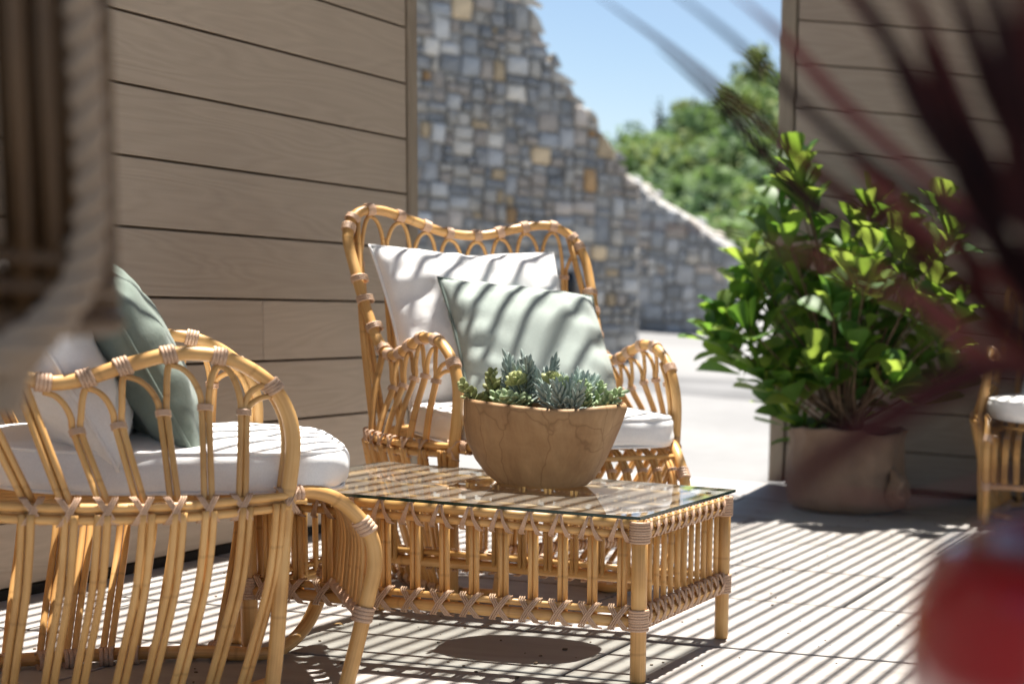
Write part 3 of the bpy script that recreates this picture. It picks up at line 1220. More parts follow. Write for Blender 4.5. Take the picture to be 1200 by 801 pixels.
def make_chair(label):
    t = thing('rattan_armchair', label, 'armchair', (0, 0, 0), 0, 'matching rattan armchairs on the terrace')
    rail = spline(full(RAIL_H), 7)
    mb = MB()
    mb.tube(rail, 0.0150, 12)
    mb.build('arm_and_back_frame', RATTAN, t)
    # inner companion rod running up the back inside the thick frame
    for s in (1, -1):
        post2 = [(a - 0.014, s * (b - 0.016), c) for a, b, c in RAIL_H[2:7]]
        mb = MB()
        mb.tube(spline(post2, 5), 0.0065, 8)
        mb.build('post_companion', RATTAN, t)
    ring = spline(full(RING_H), 8)
    for k, (dz, off) in enumerate(((0.012, 0.0), (-0.012, 0.004), (0.0, -0.02))):
        mb = MB()
        mb.tube([Vector((p.x, p.y * (1 + off), p.z + dz)) for p in ring], 0.0095 if k < 2 else 0.007, 8)
        mb.build('seat_ring', RATTAN, t)
    base = spline(list(BASE_H) + mirror(BASE_R)[::-1], 8)
    mb = MB()
    mb.tube(base, 0.016, 10)
    bo = mb.build('base_ring', RATTAN, t)
    # seat deck of thin canes
    mb = MB()
    for i in range(13):
        s = -0.33 + 0.66 * i / 12
        mb.tube([(0.30, s, 0.452), (0.0, s, 0.447), (-0.30 + 0.08 * (s / .33) ** 2, s * .93, 0.446)], 0.006, 6)
    dk = mb.build('seat_deck', RATTAN, t)
    dk['kind'] = 'stuff'
    # front legs: right one straight to the floor, left one sweeps into the base ring
    for s in (1, -1):
        if s < 0:
            P = [(0.262, -0.325, 0.462), (0.31, -0.305, 0.470), (0.372, -0.288, 0.442), (0.425, -0.281, 0.375), (0.437, -0.279, 0.30), (0.42, -0.279, 0.21), (0.396, -0.28, 0.10), (0.372, -0.281, 0.0)]
        else:
            P = [(0.262, 0.325, 0.462), (0.31, 0.305, 0.470), (0.372, 0.288, 0.442), (0.425, 0.281, 0.375), (0.437, 0.279, 0.30), (0.42, 0.277, 0.21), (0.397, 0.265, 0.13),
                 (0.36, 0.225, 0.06), (0.31, 0.165, 0.024), (0.26, 0.115, 0.018), (0.18, 0.13, 0.019)]
        mb = MB()
        mb.tube(spline(P, 6), 0.016, 12)
        mb.build('front_leg', RATTAN, t)
        link('binding', coil4, t, axis_matrix(Vector((0.418, s * .280, 0.387)), (0.4, 0, -0.6), 0.0185, 0.03))
        link('binding', coil4, t, axis_matrix(Vector((0.413, s * .279, 0.185)), (-0.25, 0, -1), 0.0195, 0.03))
        # crossed lashing where the post meets the ring and the leg
        link('lashing', LASHX, t, frame_matrix(Vector((0.262, s * .353, 0.457)), (1, 0, 0), (0.2, s, 0.1), 0.024, 0.028, 0.022))
        link('binding', coil3, t, axis_matrix(Vector((0.28, s * .316, 0.466)), (1, -.3 * s, 0), 0.0195, 0.026))
    # stretcher wrapped with peel and the front apron of curled canes
    mb = MB()
    mb.tube([(0.41, -0.275, 0.185), (0.41, 0.275, 0.185)], 0.011, 8)
    mb.build('stretcher', RATTAN, t)
    mb = MB()
    hl = []
    for i in range(520):
        a = i / 519
        th = a * 46 * 2 * math.pi
        hl.append((0.41 + 0.0125 * math.cos(th), -0.26 + 0.52 * a, 0.185 + 0.0125 * math.sin(th)))
    mb.tube(hl, 0.0045, 4)
    mb.build('stretcher_wrap', PEEL, t)
    na = 11
    for i in range(na):
        s = -0.25 + 0.5 * i / (na - 1)
        mb = MB()
        for ds in (-0.0065, 0.0065):
            P = [(0.10, s + ds, 0.455), (0.25, s + ds, 0.462), (0.33, s + ds, 0.455), (0.39, s + ds, 0.415), (0.418, s + ds, 0.35), (0.415, s + ds, 0.26), (0.408, s + ds, 0.19)]
            mb.tube(spline(P, 4), 0.0062, 6)
        mb.build('apron_cane', RATTAN, t)
        if i % 1 == 0:
            link('binding', coil3, t, axis_matrix(Vector((0.41, s, 0.40)), (0.28, 0, -0.65), 0.0125, 0.012))
    mb = MB()
    mb.tube([(0.375, -0.285, 0.436), (0.378, 0, 0.432), (0.375, 0.285, 0.436)], 0.008, 8)
    mb.build('apron_rail', RATTAN, t)

    # ---- arm wraps and gothic spindles
    def rail_at(cond):
        return min(rail, key=cond)
    for s in (1, -1):
        wf = [(0.235, 0.70), (0.146, 0.758), (0.06, 0.760), (-0.018, 0.733), (-0.085, 0.706), (-0.15, 0.697)]
        wraps = []
        for f_, z_ in wf:
            i = min(range(len(rail)), key=lambda k: (rail[k].x - f_) ** 2 + (rail[k].z - z_) ** 2 + (0 if rail[k].y * s > 0 else 9))
            d = rail[min(i + 1, len(rail) - 1)] - rail[i - 1]
            wraps.append(rail[i])
            link('binding', coil4, t, axis_matrix(rail[i], d, 0.0175, 0.022))
        sp = [((0.184, 0.646), (0.174, 0.39)), ((0.116, 0.654), (0.113, 0.411)), ((0.044, 0.640), (0.056, 0.426)), ((-0.031, 0.613), (0.001, 0.43)),
              ((-0.099, 0.600), (-0.058, 0.428))]
        for k, ((bf, bz), (rf, rs_)) in enumerate(sp):
            A_, B_ = wraps[k], wraps[k + 1]
            bpt = Vector((bf, s * 0.362, bz))
            rpt = Vector((rf, s * rs_, 0.45))
            tx = (B_ - A_).normalized()
            mb = MB()
            for q, W_ in ((-1, A_), (1, B_)):
                off = tx * (0.0062 * q)
                P = [rpt + off * 1.1, rpt.lerp(bpt, .5) + off + Vector((0, s * .004, 0)), bpt + off]
                tip = W_ + Vector((0, s * 0.001, -0.0195))
                st = bpt + off
                for th in (22, 45, 67, 90):
                    a_ = rad(th)
                    h_ = Vector((tip.x - st.x, tip.y - st.y, 0)) * (1 - math.cos(a_))
                    P.append(Vector((st.x, st.y, st.z + (tip.z - st.z) * math.sin(a_))) + h_)
                mb.tube(spline(P, 4), 0.0060, 7)
            mb.build('spindle', RATTAN, t)
            link('binding', coil3, t, axis_matrix(bpt, bpt - rpt, 0.0125, 0.015))
            link('lashing', LASHX, t, frame_matrix(rpt + Vector((0, s * .008, 0)), (1, 0, 0), (0.1, s, 0), 0.021, 0.028, 0.018))
        # arch from the front post into the first wrap
        pz = Vector((0.268, s * 0.345, 0.655))
        bpt = Vector((0.184, s * 0.362, 0.646))
        mb = MB()
        mb.tube(spline([bpt, Vector((0.195, s * .355, 0.685)), Vector((0.222, s * .347, 0.702)), Vector((0.244, s * .342, 0.695))], 4), 0.006, 6)
        mb.build('arch_cane', RATTAN, t)

    # side spindles leaning back between the arm and the tall back
    for s in (1, -1):
        for (rf, rs_), (tf, tz) in (((-0.118, .418), (-0.19, 0.712)), ((-0.175, .398), (-0.405, 1.09))):
            i = min(range(len(rail)), key=lambda k: (rail[k].x - tf) ** 2 + (rail[k].z - tz) ** 2 + (0 if rail[k].y * s > 0 else 9))
            a_, b_ = Vector((rf, s * rs_, 0.448)), rail[i]
            mb = MB()
            for q in (-1, 1):
                o_ = Vector((0.0066 * q, -s * 0.012 if tz > 1 else 0, 0))
                mb.tube(spline([a_ + o_, a_.lerp(b_, .5) + o_ + Vector((0, s * .008, 0)), b_ + o_], 5), 0.0064, 6)
            mb.build('spindle', RATTAN, t)
            link('lashing', LASHX, t, frame_matrix(a_ + Vector((0, s * .008, 0)), (1, 0, 0), (0.1, s, 0), 0.021, 0.028, 0.018))
            link('binding', coil3, t, axis_matrix(b_, rail[i + 1] - rail[i - 1], 0.019, 0.02))
    # ---- back: arches along the top rail, doubled canes down to the ring
    wy = [0.365, 0.29, 0.205, 0.123, 0.041, -0.041, -0.123, -0.205, -0.29, -0.365]
    tops = []
    for y in wy:
        i = min(range(len(rail)), key=lambda k: abs(rail[k].y - y) + (0 if rail[k].z > 1.04 else 9))
        tops.append(rail[i])
        d = rail[i + 1] - rail[i - 1]
        link('binding', coil4, t, axis_matrix(rail[i], d, 0.0175, 0.020))
    ringback = [p for p in ring if p.x < -0.2]
    for k in range(len(tops) - 1):
        A_, B_ = tops[k], tops[k + 1]
        ym = (wy[k] + wy[k + 1]) / 2
        bpt = Vector((-0.432 + 0.2 * abs(ym) ** 2, ym * 1.0, min(A_.z, B_.z) - 0.105))
        rpt = min(ringback, key=lambda p: abs(p.y - ym * 0.92))
        mb = MB()
        for q, W_ in ((1, A_), (-1, B_)):
            off = Vector((0, 0.0062 * q, 0))
            P = [rpt + off, rpt.lerp(bpt, .5) + off + Vector((-0.012, 0, 0)), bpt + off,
                 ]
            st, tip = bpt + off, W_ + Vector((0.004, 0, -0.0195))
            for th in (22, 45, 67, 90):
                a_ = rad(th)
                h_ = Vector((tip.x - st.x, tip.y - st.y, 0)) * (1 - math.cos(a_))
                P.append(Vector((st.x, st.y, st.z + (tip.z - st.z) * math.sin(a_))) + h_)
            mb.tube(spline(P, 4), 0.0058, 7)
        mb.build('back_spindle', RATTAN, t)
        link('binding', coil3, t, axis_matrix(bpt, (0.05, 0, 1), 0.0135, 0.016))
    # extra wraps where the companion rod is tied to the side of the back
    for s in (1, -1):
        for f_, z_ in ((-0.245, 0.775), (-0.285, 0.855), (-0.315, 0.915)):
            i = min(range(len(rail)), key=lambda k: (rail[k].x - f_) ** 2 + (rail[k].z - z_) ** 2 + (0 if rail[k].y * s > 0 else 9))
            link('binding', coil3, t, axis_matrix(rail[i] + Vector((0, -s * .006, 0)), rail[i + 1] - rail[i - 1], 0.0215, 0.022))
    # ---- skirt of doubled canes from the ring down to the base ring
    fr = [0.235, 0.174, 0.113, 0.056, 0.001, -0.058, -0.11, -0.172, -0.235, -0.30, -0.345, -0.375, -0.392]
    sides = []
    for s in (1, -1):
        for f_ in fr:
            i = min(range(len(ring)), key=lambda k: abs(ring[k].x - f_) + (0 if ring[k].y * s > 0.0 else 9))
            sides.append((ring[i], s))
    bpts = base
    for p, s in sides:
        aa = math.atan2(p.y, p.x + 0.08)
        bi = min(range(len(bpts)), key=lambda k: abs(math.atan2(bpts[k].y, bpts[k].x + 0.10) - aa * 1.0))
        b_ = bpts[bi]
        if p.x > -0.25:
            b_ = Vector((p.x * 0.95 - 0.06, 0.175 if s > 0 else -0.30, 0.02))
        else:
            b_ = Vector((p.x * 0.96, p.y * (0.62 if s > 0 else 0.80), 0.02))
        d = Vector((1, 0, 0)) if p.x > -0.2 else Vector((0, 1, 0))
        dd = (d - Vector((p.x, p.y, 0)).normalized() * d.dot(Vector((p.x, p.y, 0)).normalized()))
        dd = dd.normalized() if dd.length > .1 else Vector((1, 0, 0))
        mb = MB()
        for q in (-1, 1):
            off = dd * (0.0074 * q)
            m1 = p.lerp(b_, 0.42)
            rad_ = Vector((p.x, p.y, 0)).normalized()
            P = [p + off + Vector((0, 0, 0.0)) + rad_ * 0.012, p.lerp(b_, .2) + off + rad_ * 0.016 + Vector((.006, 0, 0)), m1 + off + rad_ * 0.018 + Vector((.009, 0, 0)), p.lerp(b_, .75) + off + rad_ * 0.014 + Vector((.004, 0, 0)), b_ + off + rad_ * 0.006]
            mb.tube(spline(P, 4), 0.0071, 7)
        mb.build('skirt_cane', RATTAN, t)
        link('binding', coil3, t, axis_matrix(b_ + Vector((0, 0, 0.0)), dd, 0.021, 0.03, 0.4))
    return t


def children_of(o):
    return list(o.children)


def copy_tree(o):
    c = o.copy()
    C.objects.link(c)
    for ch in children_of(o):
        k = ch.copy()
        C.objects.link(k)
        k.parent = c
        for g in children_of(ch):
            h = g.copy()
            C.objects.link(h)
            h.parent = k
    return c


POSE_A = (-2.608, 3.327, rad(40.3))
POSE_B = (-2.433, 4.757, rad(-36.3))
POSE_C = (-1.11, 7.13, rad(-90))
chair_a = make_chair('rattan armchair in profile nearest the camera beside the coffee table')
bpy.context.view_layer.update()
chair_b = copy_tree(chair_a)
chair_b['label'] = 'rattan armchair behind the table, its whole arched back in view'
chair_c = copy_tree(chair_a)
chair_c['label'] = 'shaded rattan armchair behind the red leaves at the right wall'
for o, p in ((chair_a, POSE_A), (chair_b, POSE_B), (chair_c, POSE_C)):
    o.location = (p[0], p[1], 0.0)
    o.rotation_euler = (0, 0, p[2])


# ------------------------------------------------------------------ cushions and pillows
def superell(a, p):
    return math.copysign(abs(a) ** p, a)


def seat_cushion(label, pose, z0=0.464, h=0.095):
    root = thing('seat_cushion', label, 'cushion', (pose[0], pose[1], 0), pose[2], 'white seat cushions on the armchairs')
    mb = MB()
    n, lay = 64, 14
    rr_ = random.Random(int(abs(pose[0]) * 100))
    off = Vector((rr_.uniform(0, 9), 0, 0))

    def outline(a, k):
        c, s = math.cos(a), math.sin(a)
        x = superell(c, 0.42 if c > 0 else 0.62)
        y = superell(s, 0.45)
        return Vector((0.045 + (0.362 if c > 0 else 0.30) * x * k, 0.328 * y * k * (1.0 if c > 0 else 1 - 0.18 * abs(c) ** 1.5), 0))
    rings = []
    for l in range(lay + 1):
        t = -1 + 2 * l / lay
        e = (1 - abs(t) ** 3.2) ** (1 / 2.6) if abs(t) < 1 else 0
        k = 0.90 + 0.10 * e
        rings.append((t, k))
    idx = []
    for t, k in rings:
        row = []
        for i in range(n):
            p = outline(2 * math.pi * i / n, k)
            z = z0 + h * (0.5 + 0.5 * t)
            w = mnoise.noise(Vector((p.x * 9, p.y * 9, z * 22)) + off) * 0.009 + mnoise.noise(Vector((p.x * 30, p.y * 30, z * 9)) + off) * 0.003
            d = Vector((p.x, p.y, 0)).normalized()
            p = p + d * (w + (0.004 if abs(t) > .93 else 0))
            row.append(len(mb.v))
            mb.v.append((p.x, p.y, z))
        idx.append(row)
    for a, b in zip(idx[:-1], idx[1:]):
        for i in range(n):
            j = (i + 1) % n
            mb.face((a[i], a[j], b[j], b[i]))
    # top and bottom caps with a gentle crown
    for row, sg, k0 in ((idx[-1], 1, 0.90), (idx[0], -1, 0.90)):
        prev = row
        for q in range(1, 9):
            kk = k0 * (1 - q / 9)
            cur = []
            for i in range(n):
                p = outline(2 * math.pi * i / n, kk)
                cr = 0.020 * (1 - (kk / 0.9) ** 2.4) * (1 if sg > 0 else 0.0)
                w = (mnoise.noise(Vector((p.x * 11, p.y * 5, 3.0)) + off) * 0.008 - abs(mnoise.noise(Vector((p.x * 16, p.y * 7, 8.0)) + off)) * 0.008) * (1 if sg > 0 else 0)
                cur.append(len(mb.v))
                mb.v.append((p.x, p.y, (z0 + h if sg > 0 else z0) + cr + w))
            for i in range(n):
                j = (i + 1) % n
                mb.face((prev[i], prev[j], cur[j], cur[i]) if sg > 0 else (prev[j], prev[i], cur[i], cur[j]))
            prev = cur
        mb.face(prev if sg > 0 else prev[::-1])
    mb.build('cover', WHITE, root)
    for t in (1, -1):
        mb = MB()
        mb.tube([outline(2 * math.pi * i / n, 0.972) + Vector((0, 0, z0 + h * (0.5 + 0.44 * t))) for i in range(n)], 0.0042, 6, closed=True)
        mb.build('piping', WHITE, root)
    for s in (1, -1):
        mb = MB()
        mb.cbox(-0.275, -0.235, s * .325 - .004, s * .325 + .004, z0 - .03, z0 + .035, .002)
        mb.build('tie_strap', WHITE, root, False)
    return root


seat_cushion('white seat cushion on the near armchair with sun stripes on its front', POSE_A)
seat_cushion('white seat cushion on the armchair behind the table', POSE_B)
seat_cushion('white seat cushion on the shaded armchair at the right', POSE_C)


def pillow(name, label, m, pipe, w_, h_, t_, M_, seed, group=None, dent=0.0, zipper=False):
    root = thing(name, label, 'pillow', (0, 0, 0), 0, group)
    root.matrix_world = M_
    n = 36
    off = Vector((seed * 3.7, seed * 1.3, 0))
    mb = MB()
    idx = {}
    edge = []
    for side in (1, -1):
        for j in range(n + 1):
            for i in range(n + 1):
                u, v = -1 + 2 * i / n, -1 + 2 * j / n
                bd = i in (0, n) or j in (0, n)
                if bd and side < 0:
                    idx[(side, i, j)] = idx[(1, i, j)]
                    continue
                pin = 1 - 0.05 * (1 - abs(v) ** 2.0) * abs(u) ** 4
                pin2 = 1 - 0.05 * (1 - abs(u) ** 2.0) * abs(v) ** 4
                x = u * w_ / 2 * pin
                z = v * h_ / 2 * pin2
                f = max(0.0, (1 - abs(u) ** 2.6) * (1 - abs(v) ** 2.6)) ** 0.52
                th = t_ / 2 * f
                near_edge = (1 - f) * f * 4
                wr = mnoise.noise(Vector((x * 16, z * 16, side)) + off) * 0.018 * near_edge
                wr += mnoise.noise(Vector((x * 5, z * 5, side * 2)) + off) * 0.022 * f
                wr += abs(mnoise.noise(Vector((x * 9 + z * 4, z * 3, side * 5)) + off)) * -0.016 * f
                # radiating puckers from corners
                ca = math.atan2(abs(v) - 1.05, abs(u) - 1.05)
                wr += 0.007 * math.sin(ca * 26 + seed) * max(0, (abs(u) * abs(v)) - 0.25) * f
                if dent and side > 0:
                    wr -= dent * math.exp(-((u - 0.05) ** 2) / 0.10) * max(0, (v + 0.1)) * f
                    z -= dent * 0.6 * math.exp(-(u ** 2) / 0.12) * max(0, v) ** 3
                idx[(side, i, j)] = len(mb.v)
                mb.v.append((x, side * (th + wr * (0 if bd else 1)), z))
    for side in (1, -1):
        for j in range(n):
            for i in range(n):
                q = [idx[(side, i, j)], idx[(side, i + 1, j)], idx[(side, i + 1, j + 1)], idx[(side, i, j + 1)]]
                mb.face(q[::-1] if side > 0 else q)
    for i in range(n):
        edge.append(idx[(1, i, 0)])
    for j in range(n):
        edge.append(idx[(1, n, j)])
    for i in range(n, 0, -1):
        edge.append(idx[(1, i, n)])
    for j in range(n, 0, -1):
        edge.append(idx[(1, 0, j)])
    mb.build('cover', m, root)
    pe = MB()
    pe.tube([mb.v[e] for e in edge], 0.0045, 6, closed=True)
    pe.build('piping', pipe, root)
    if zipper:
        z = MB()
        z.cbox(-0.008, 0.008, -0.006, 0.006, -0.02, 0.02, 0.003)
        o = z.build('zip_pull', METAL, root, False)
        o.location = (w_ / 2 - 0.004, 0.004, h_ * 0.36)
    return root


def pillow_matrix(pose, f, s, zc, lean, twist=0.0, roll_=0.0):
    """pillow local: x width, +y is back... front face +y points to chair front after rotation; lean back by 'lean'"""
    base = Matrix.Translation((pose[0], pose[1], 0)) @ Matrix.Rotation(pose[2], 4, 'Z')
    # local pillow y -> chair +f ; pillow x -> chair -s
    loc = Matrix.Translation((f, s, zc)) @ Matrix.Rotation(-math.pi / 2 + twist, 4, 'Z')
    return base @ loc @ Matrix.Rotation(lean, 4, 'X') @ Matrix.Rotation(roll_, 4, 'Y')


PG_W, PG_G = 'white back pillows', 'sage green linen pillows'
pillow('scatter_pillow', 'large white pillow behind the green one on the far armchair', WHITE, WHITE, 0.58, 0.53, 0.20,
       pillow_matrix(POSE_B, -0.225, -0.03, 0.785, rad(25), 0.0, rad(2)), 1, PG_W, 0.02)
pillow('scatter_pillow', 'pale sage pillow with striped shadows on the armchair behind the table', SAGE, SAGE_D, 0.50, 0.44, 0.19,
       pillow_matrix(POSE_B, -0.06, 0.045, 0.735, rad(33), 0.05, rad(-4)), 2, PG_G)
pillow('scatter_pillow', 'white pillow standing against the back of the near armchair', WHITE, WHITE, 0.58, 0.46, 0.19,
       pillow_matrix(POSE_A, -0.13, -0.05, 0.735, rad(24), 0.0, 0.02), 3, PG_W)
pillow('scatter_pillow', 'sage pillow, coloured darker for its shaded side, seen edge-on in the near armchair', SAGE2, SAGE2, 0.46, 0.47, 0.15,
       pillow_matrix(POSE_A, 0.015, -0.06, 0.735, rad(24), 0.0, 0.03), 4, PG_G, zipper=True)
pillow('scatter_pillow', 'white pillow on the shaded armchair at the right edge', WHITE, WHITE, 0.5, 0.44, 0.14,
       pillow_matrix(POSE_C, -0.2, 0.0, 0.77, rad(18), 0.0, 0.02), 5, PG_W)

# ================================================================== COFFEE TABLE
TX0, TX1, TY0, TY1 = -2.585, -1.600, 3.672, 4.215
tb = thing('coffee_table', 'low rattan coffee table with a glass top carrying the planted bowl', 'coffee table', (TX0, TY0, 0))
TL, TW = TX1 - TX0, TY1 - TY0
for x in (0, TL):
    for y in (0, TW):
        mb = MB()
        pts = [(x, y, 0), (x, y, 0.008), (x, y, 0.13), (x, y, 0.25), (x, y, 0.395)]
        mb.tube(pts, [0.0165, 0.0185, 0.0185, 0.0185, 0.0185], 14)
        mb.build('leg', RATTAN, tb)
        for z, hh in ((0.375, 0.05), (0.158, 0.05)):
            link('binding', coil4, tb, axis_matrix(Vector((x, y, z + 0.012)), (0, 0, 1), 0.0215, 0.024))
            link('binding', coil4, tb, axis_matrix(Vector((x, y, z - 0.014)), (0, 0, 1), 0.0215, 0.024))
ZR = (0.392, 0.366, 0.177, 0.150)
RR_ = (0.012, 0.0095, 0.0085, 0.0145)
for z, r in zip(ZR, RR_):
    for y, sy in ((0, -1), (TW, 1)):
        mb = MB()
        mb.tube([(0.012, y, z), (TL / 2, y, z), (TL - 0.012, y, z)], r, 10)
        mb.build('rail', RATTAN, tb)
    for x in (0, TL):
        mb = MB()
        mb.tube([(x, 0.012, z + 0.001), (x, TW / 2, z + .001), (x, TW - 0.012, z + .001)], r, 10)
        mb.build('rail', RATTAN, tb)
mb = MB()
for dx in (-0.0066, 0.0066):
    mb.tube([(dx, 0, 0.152), (dx, 0, 0.27), (dx, 0, 0.385)], 0.0063, 8)
pk = mb.mesh('picket', RATTAN)
mb = MB()
mb.tube([(0, 0, 0.150), (0, 0, 0.27), (0, 0, 0.385)], 0.0070, 8)
pk1 = mb.mesh('picket_single', RATTAN)
npk = 13
for i in range(npk):
    x = TL * (i + 0.62) / (npk + 0.25)
    for y, sy in ((0, -1), (TW, 1)):
        link('picket', pk, tb, Matrix.Translation((x, y - sy * 0.010, 0)))
        link('lashing', LASHA, tb, frame_matrix(Vector((x, y + sy * .008, 0.377)), (-sy, 0, 0), (0, sy, 0), 0.0215, 0.030, 0.020))
        link('lashing', LASHX, tb, frame_matrix(Vector((x, y + sy * .009, 0.160)), (-sy, 0, 0), (0, sy, 0), 0.029, 0.031, 0.022))
nsd = 12
for i in range(nsd):
    y = TW * (i + 0.75) / (nsd + 0.5)
    for x, sx in ((0, -1), (TL, 1)):
        link('picket', pk1, tb, Matrix.Translation((x - sx * 0.008, y, 0)))
        link('lashing', LASHX, tb, frame_matrix(Vector((x + sx * .006, y, 0.379)), (0, sx, 0), (sx, 0, 0), 0.019, 0.026, 0.020))
        link('lashing', LASHX, tb, frame_matrix(Vector((x + sx * .008, y, 0.161)), (0, sx, 0), (sx, 0, 0), 0.019, 0.030, 0.022))
# two rods under the glass
for y in (TW * 0.33, TW * 0.67):
    mb = MB()
    mb.tube([(0.01, y, 0.385), (TL - 0.01, y, 0.385)], 0.008, 8)
    mb.build('support_rod', RATTAN, tb)
GZ0, GZ1 = 0.4055, 0.4135
gx0, gx1, gy0_, gy1_ = -0.028, TL + 0.006, -0.014, TW + 0.070
mb = MB()
mb.v += [(gx0, gy0_, GZ1), (gx1, gy0_, GZ1), (gx1, gy1_, GZ1), (gx0, gy1_, GZ1)]
mb.face((0, 1, 2, 3))
mb.build('glass_top', GLASS, tb, False)
mb = MB()
for (xa, ya, xb, yb) in ((gx0, gy0_, gx1, gy0_), (gx1, gy0_, gx1, gy1_), (gx1, gy1_, gx0, gy1_), (gx0, gy1_, gx0, gy0_)):
    d = Vector((xb - xa, yb - ya, 0)).normalized()
    nn = Vector((d.y, -d.x, 0)) * -0.004
    o = len(mb.v)
    for z in (GZ0, GZ1 - 0.0005):
        mb.v += [(xa, ya, z), (xb, yb, z), (xb + nn.x, yb + nn.y, z), (xa + nn.x, ya + nn.y, z)]
    mb.face((o, o + 1, o + 5, o + 4))
    mb.face((o + 2, o + 3, o + 7, o + 6))
    mb.face((o + 4, o + 5, o + 6, o + 7))
mb.build('glass_edge', GLASS_EDGE, tb, False)


# ------------------------------------------------------------------ carved bowl with succulents
BC = Vector((-2.043, 4.075, GZ1))
bowl = thing('wooden_bowl', 'carved wooden trough bowl on the glass coffee table', 'bowl', BC)
prof_b = [(0.0, 0.0), (0.50, 0.001), (0.60, 0.005), (0.69, 0.024), (0.785, 0.062), (0.87, 0.108), (0.945, 0.160), (1.0, 0.207), (1.0, 0.218), (0.975, 0.226), (0.94, 0.222), (0.92, 0.20), (0.86, 0.14), (0.6, 0.13), (0, 0.13)]
mb = MB()
nb = 72
rows = []
for k, (r, z) in enumerate(prof_b):
    row = []
    for i in range(nb):
        a = 2 * math.pi * i / nb
        c, s = math.cos(a), math.sin(a)
        ex = superell(c, 0.72) * 0.196
        ey = superell(s, 0.78) * 0.145
        wob = 1 + 0.03 * mnoise.noise(Vector((c * 1.6, s * 1.6, z * 6))) + 0.012 * mnoise.noise(Vector((c * 6, s * 6, z * 14)))
        zz = z * (1 + 0.012 * math.sin(a * 2 + 0.6)) if z > 0.1 else z
        # left side stands steeper than the right
        lean_ = 0.004 if c < 0 else 0.016 * (z / 0.2) ** 1.3 - 0.006
        sq = 1.0 + (0.13 * max(0, -c) * math.sin(min(1, z / 0.2) * 3.1416) if r > 0.6 else 0.0)
        row.append(len(mb.v))
        zr = 0.010 * mnoise.noise(Vector((c * 1.1, s * 1.1, 4.3))) if z > 0.19 else 0
        mb.v.append((ex * r * wob * sq + lean_, ey * r * wob, zz + zr))
    rows.append(row)
for a, b in zip(rows[:-1], rows[1:]):
    for i in range(nb):
        j = (i + 1) % nb
        mb.face((a[i], a[j], b[j], b[i]))
mb.build('shell', BOWLWOOD, bowl)
mb = MB()
mb.v.append((0, 0, 0.19))
for i in range(40):
    a = 2 * math.pi * i / 40
    mb.v.append((superell(math.cos(a), .72) * .176, superell(math.sin(a), .78) * .128, 0.175 + rnd.uniform(0, .006)))
for i in range(40):
    mb.face((0, 1 + i, 1 + (i + 1) % 40))
mb.build('soil', SOIL, bowl)


def succ_leaf(mb, p, d, L, wd, th=0.35, up=None):
    d = Vector(d).normalized()
    x = d.orthogonal().normalized() if up is None else d.cross(up).normalized()
    y = d.cross(x)
    o = len(mb.v)
    prof_ = [(0.0, .35), (0.35, 0.9), (0.7, 1.0), (0.9, 0.6), (1.0, 0.06)]
    for t, r in prof_:
        c = p + d * (L * t) + Vector((0, 0, L * 0.10 * t * t))
        for i in range(6):
            a = i * math.pi / 3
            mb.v.append(tuple(c + x * (math.cos(a) * wd * r) + y * (math.sin(a) * wd * r * th)))
    for k in range(4):
        for i in range(6):
            j = (i + 1) % 6
            mb.face((o + k * 6 + i, o + k * 6 + j, o + (k + 1) * 6 + j, o + (k + 1) * 6 + i))


def succulent(label, x, y, kind, h, m, seed, spread=1.0, stems=5):
    rr_ = random.Random(seed)
    root = thing('succulent', label, 'succulent', BC + Vector((x, y, 0.185)), 0, 'succulents growing in the wooden bowl')
    mb, ms = MB(), MB()
    for s in range(stems):
        a = rr_.uniform(0, 6.28)
        tilt = rr_.uniform(0.05, 0.75) * spread
        dirn = Vector((math.cos(a) * tilt, math.sin(a) * tilt, 1)).normalized()
        hh = h * rr_.uniform(0.6, 1.05)
        p0 = Vector((math.cos(a) * .012, math.sin(a) * .012, 0))
        tip = p0 + dirn * hh
        mid = p0.lerp(tip, .5) + Vector((0, 0, -0.006))
        ms.tube([p0, mid, tip], [0.0028, 0.0024, 0.0016], 6)
        if kind == 'spike':
            k = 26
            for i in range(k):
                t = 0.25 + 0.75 * i / (k - 1)
                c = p0.lerp(mid, min(1, 2 * t)) if t < .5 else mid.lerp(tip, 2 * t - 1)
                b = i * 2.4
                q = dirn.orthogonal().normalized()
                q = Matrix.Rotation(b, 3, dirn) @ q
                succ_leaf(mb, c, q * (1.15 - 0.75 * t) + dirn * (0.5 + 0.75 * t), rr_.uniform(.034, .046), 0.0046, 0.8)
        elif kind == 'rosette':
            k = 20
            for i in range(k):
                t = i / (k - 1)
                q = Matrix.Rotation(i * 2.4, 3, dirn) @ dirn.orthogonal().normalized()
                succ_leaf(mb, tip - dirn * (.010 * (1 - t)), q * (1.0 - .75 * t) + dirn * (0.25 + 0.9 * t), .036 - .012 * t, .010 - .003 * t, .38)
        else:
            k = 22
            for i in range(k):
                t = 0.2 + 0.8 * i / (k - 1)
                c = p0.lerp(tip, t)
                q = Matrix.Rotation(i * 2.4, 3, dirn) @ dirn.orthogonal().normalized()
                succ_leaf(mb, c, q + dirn * (0.35 + 0.6 * t), rr_.uniform(.024, .034) * (1.15 - .4 * t), .0075, .45)
    o = mb.build('leaves', m, root)
    o['kind'] = 'stuff'
    ms.build('stems', m_plain('succulent_stem_%d' % seed, (0.16, 0.17, 0.08)), root)


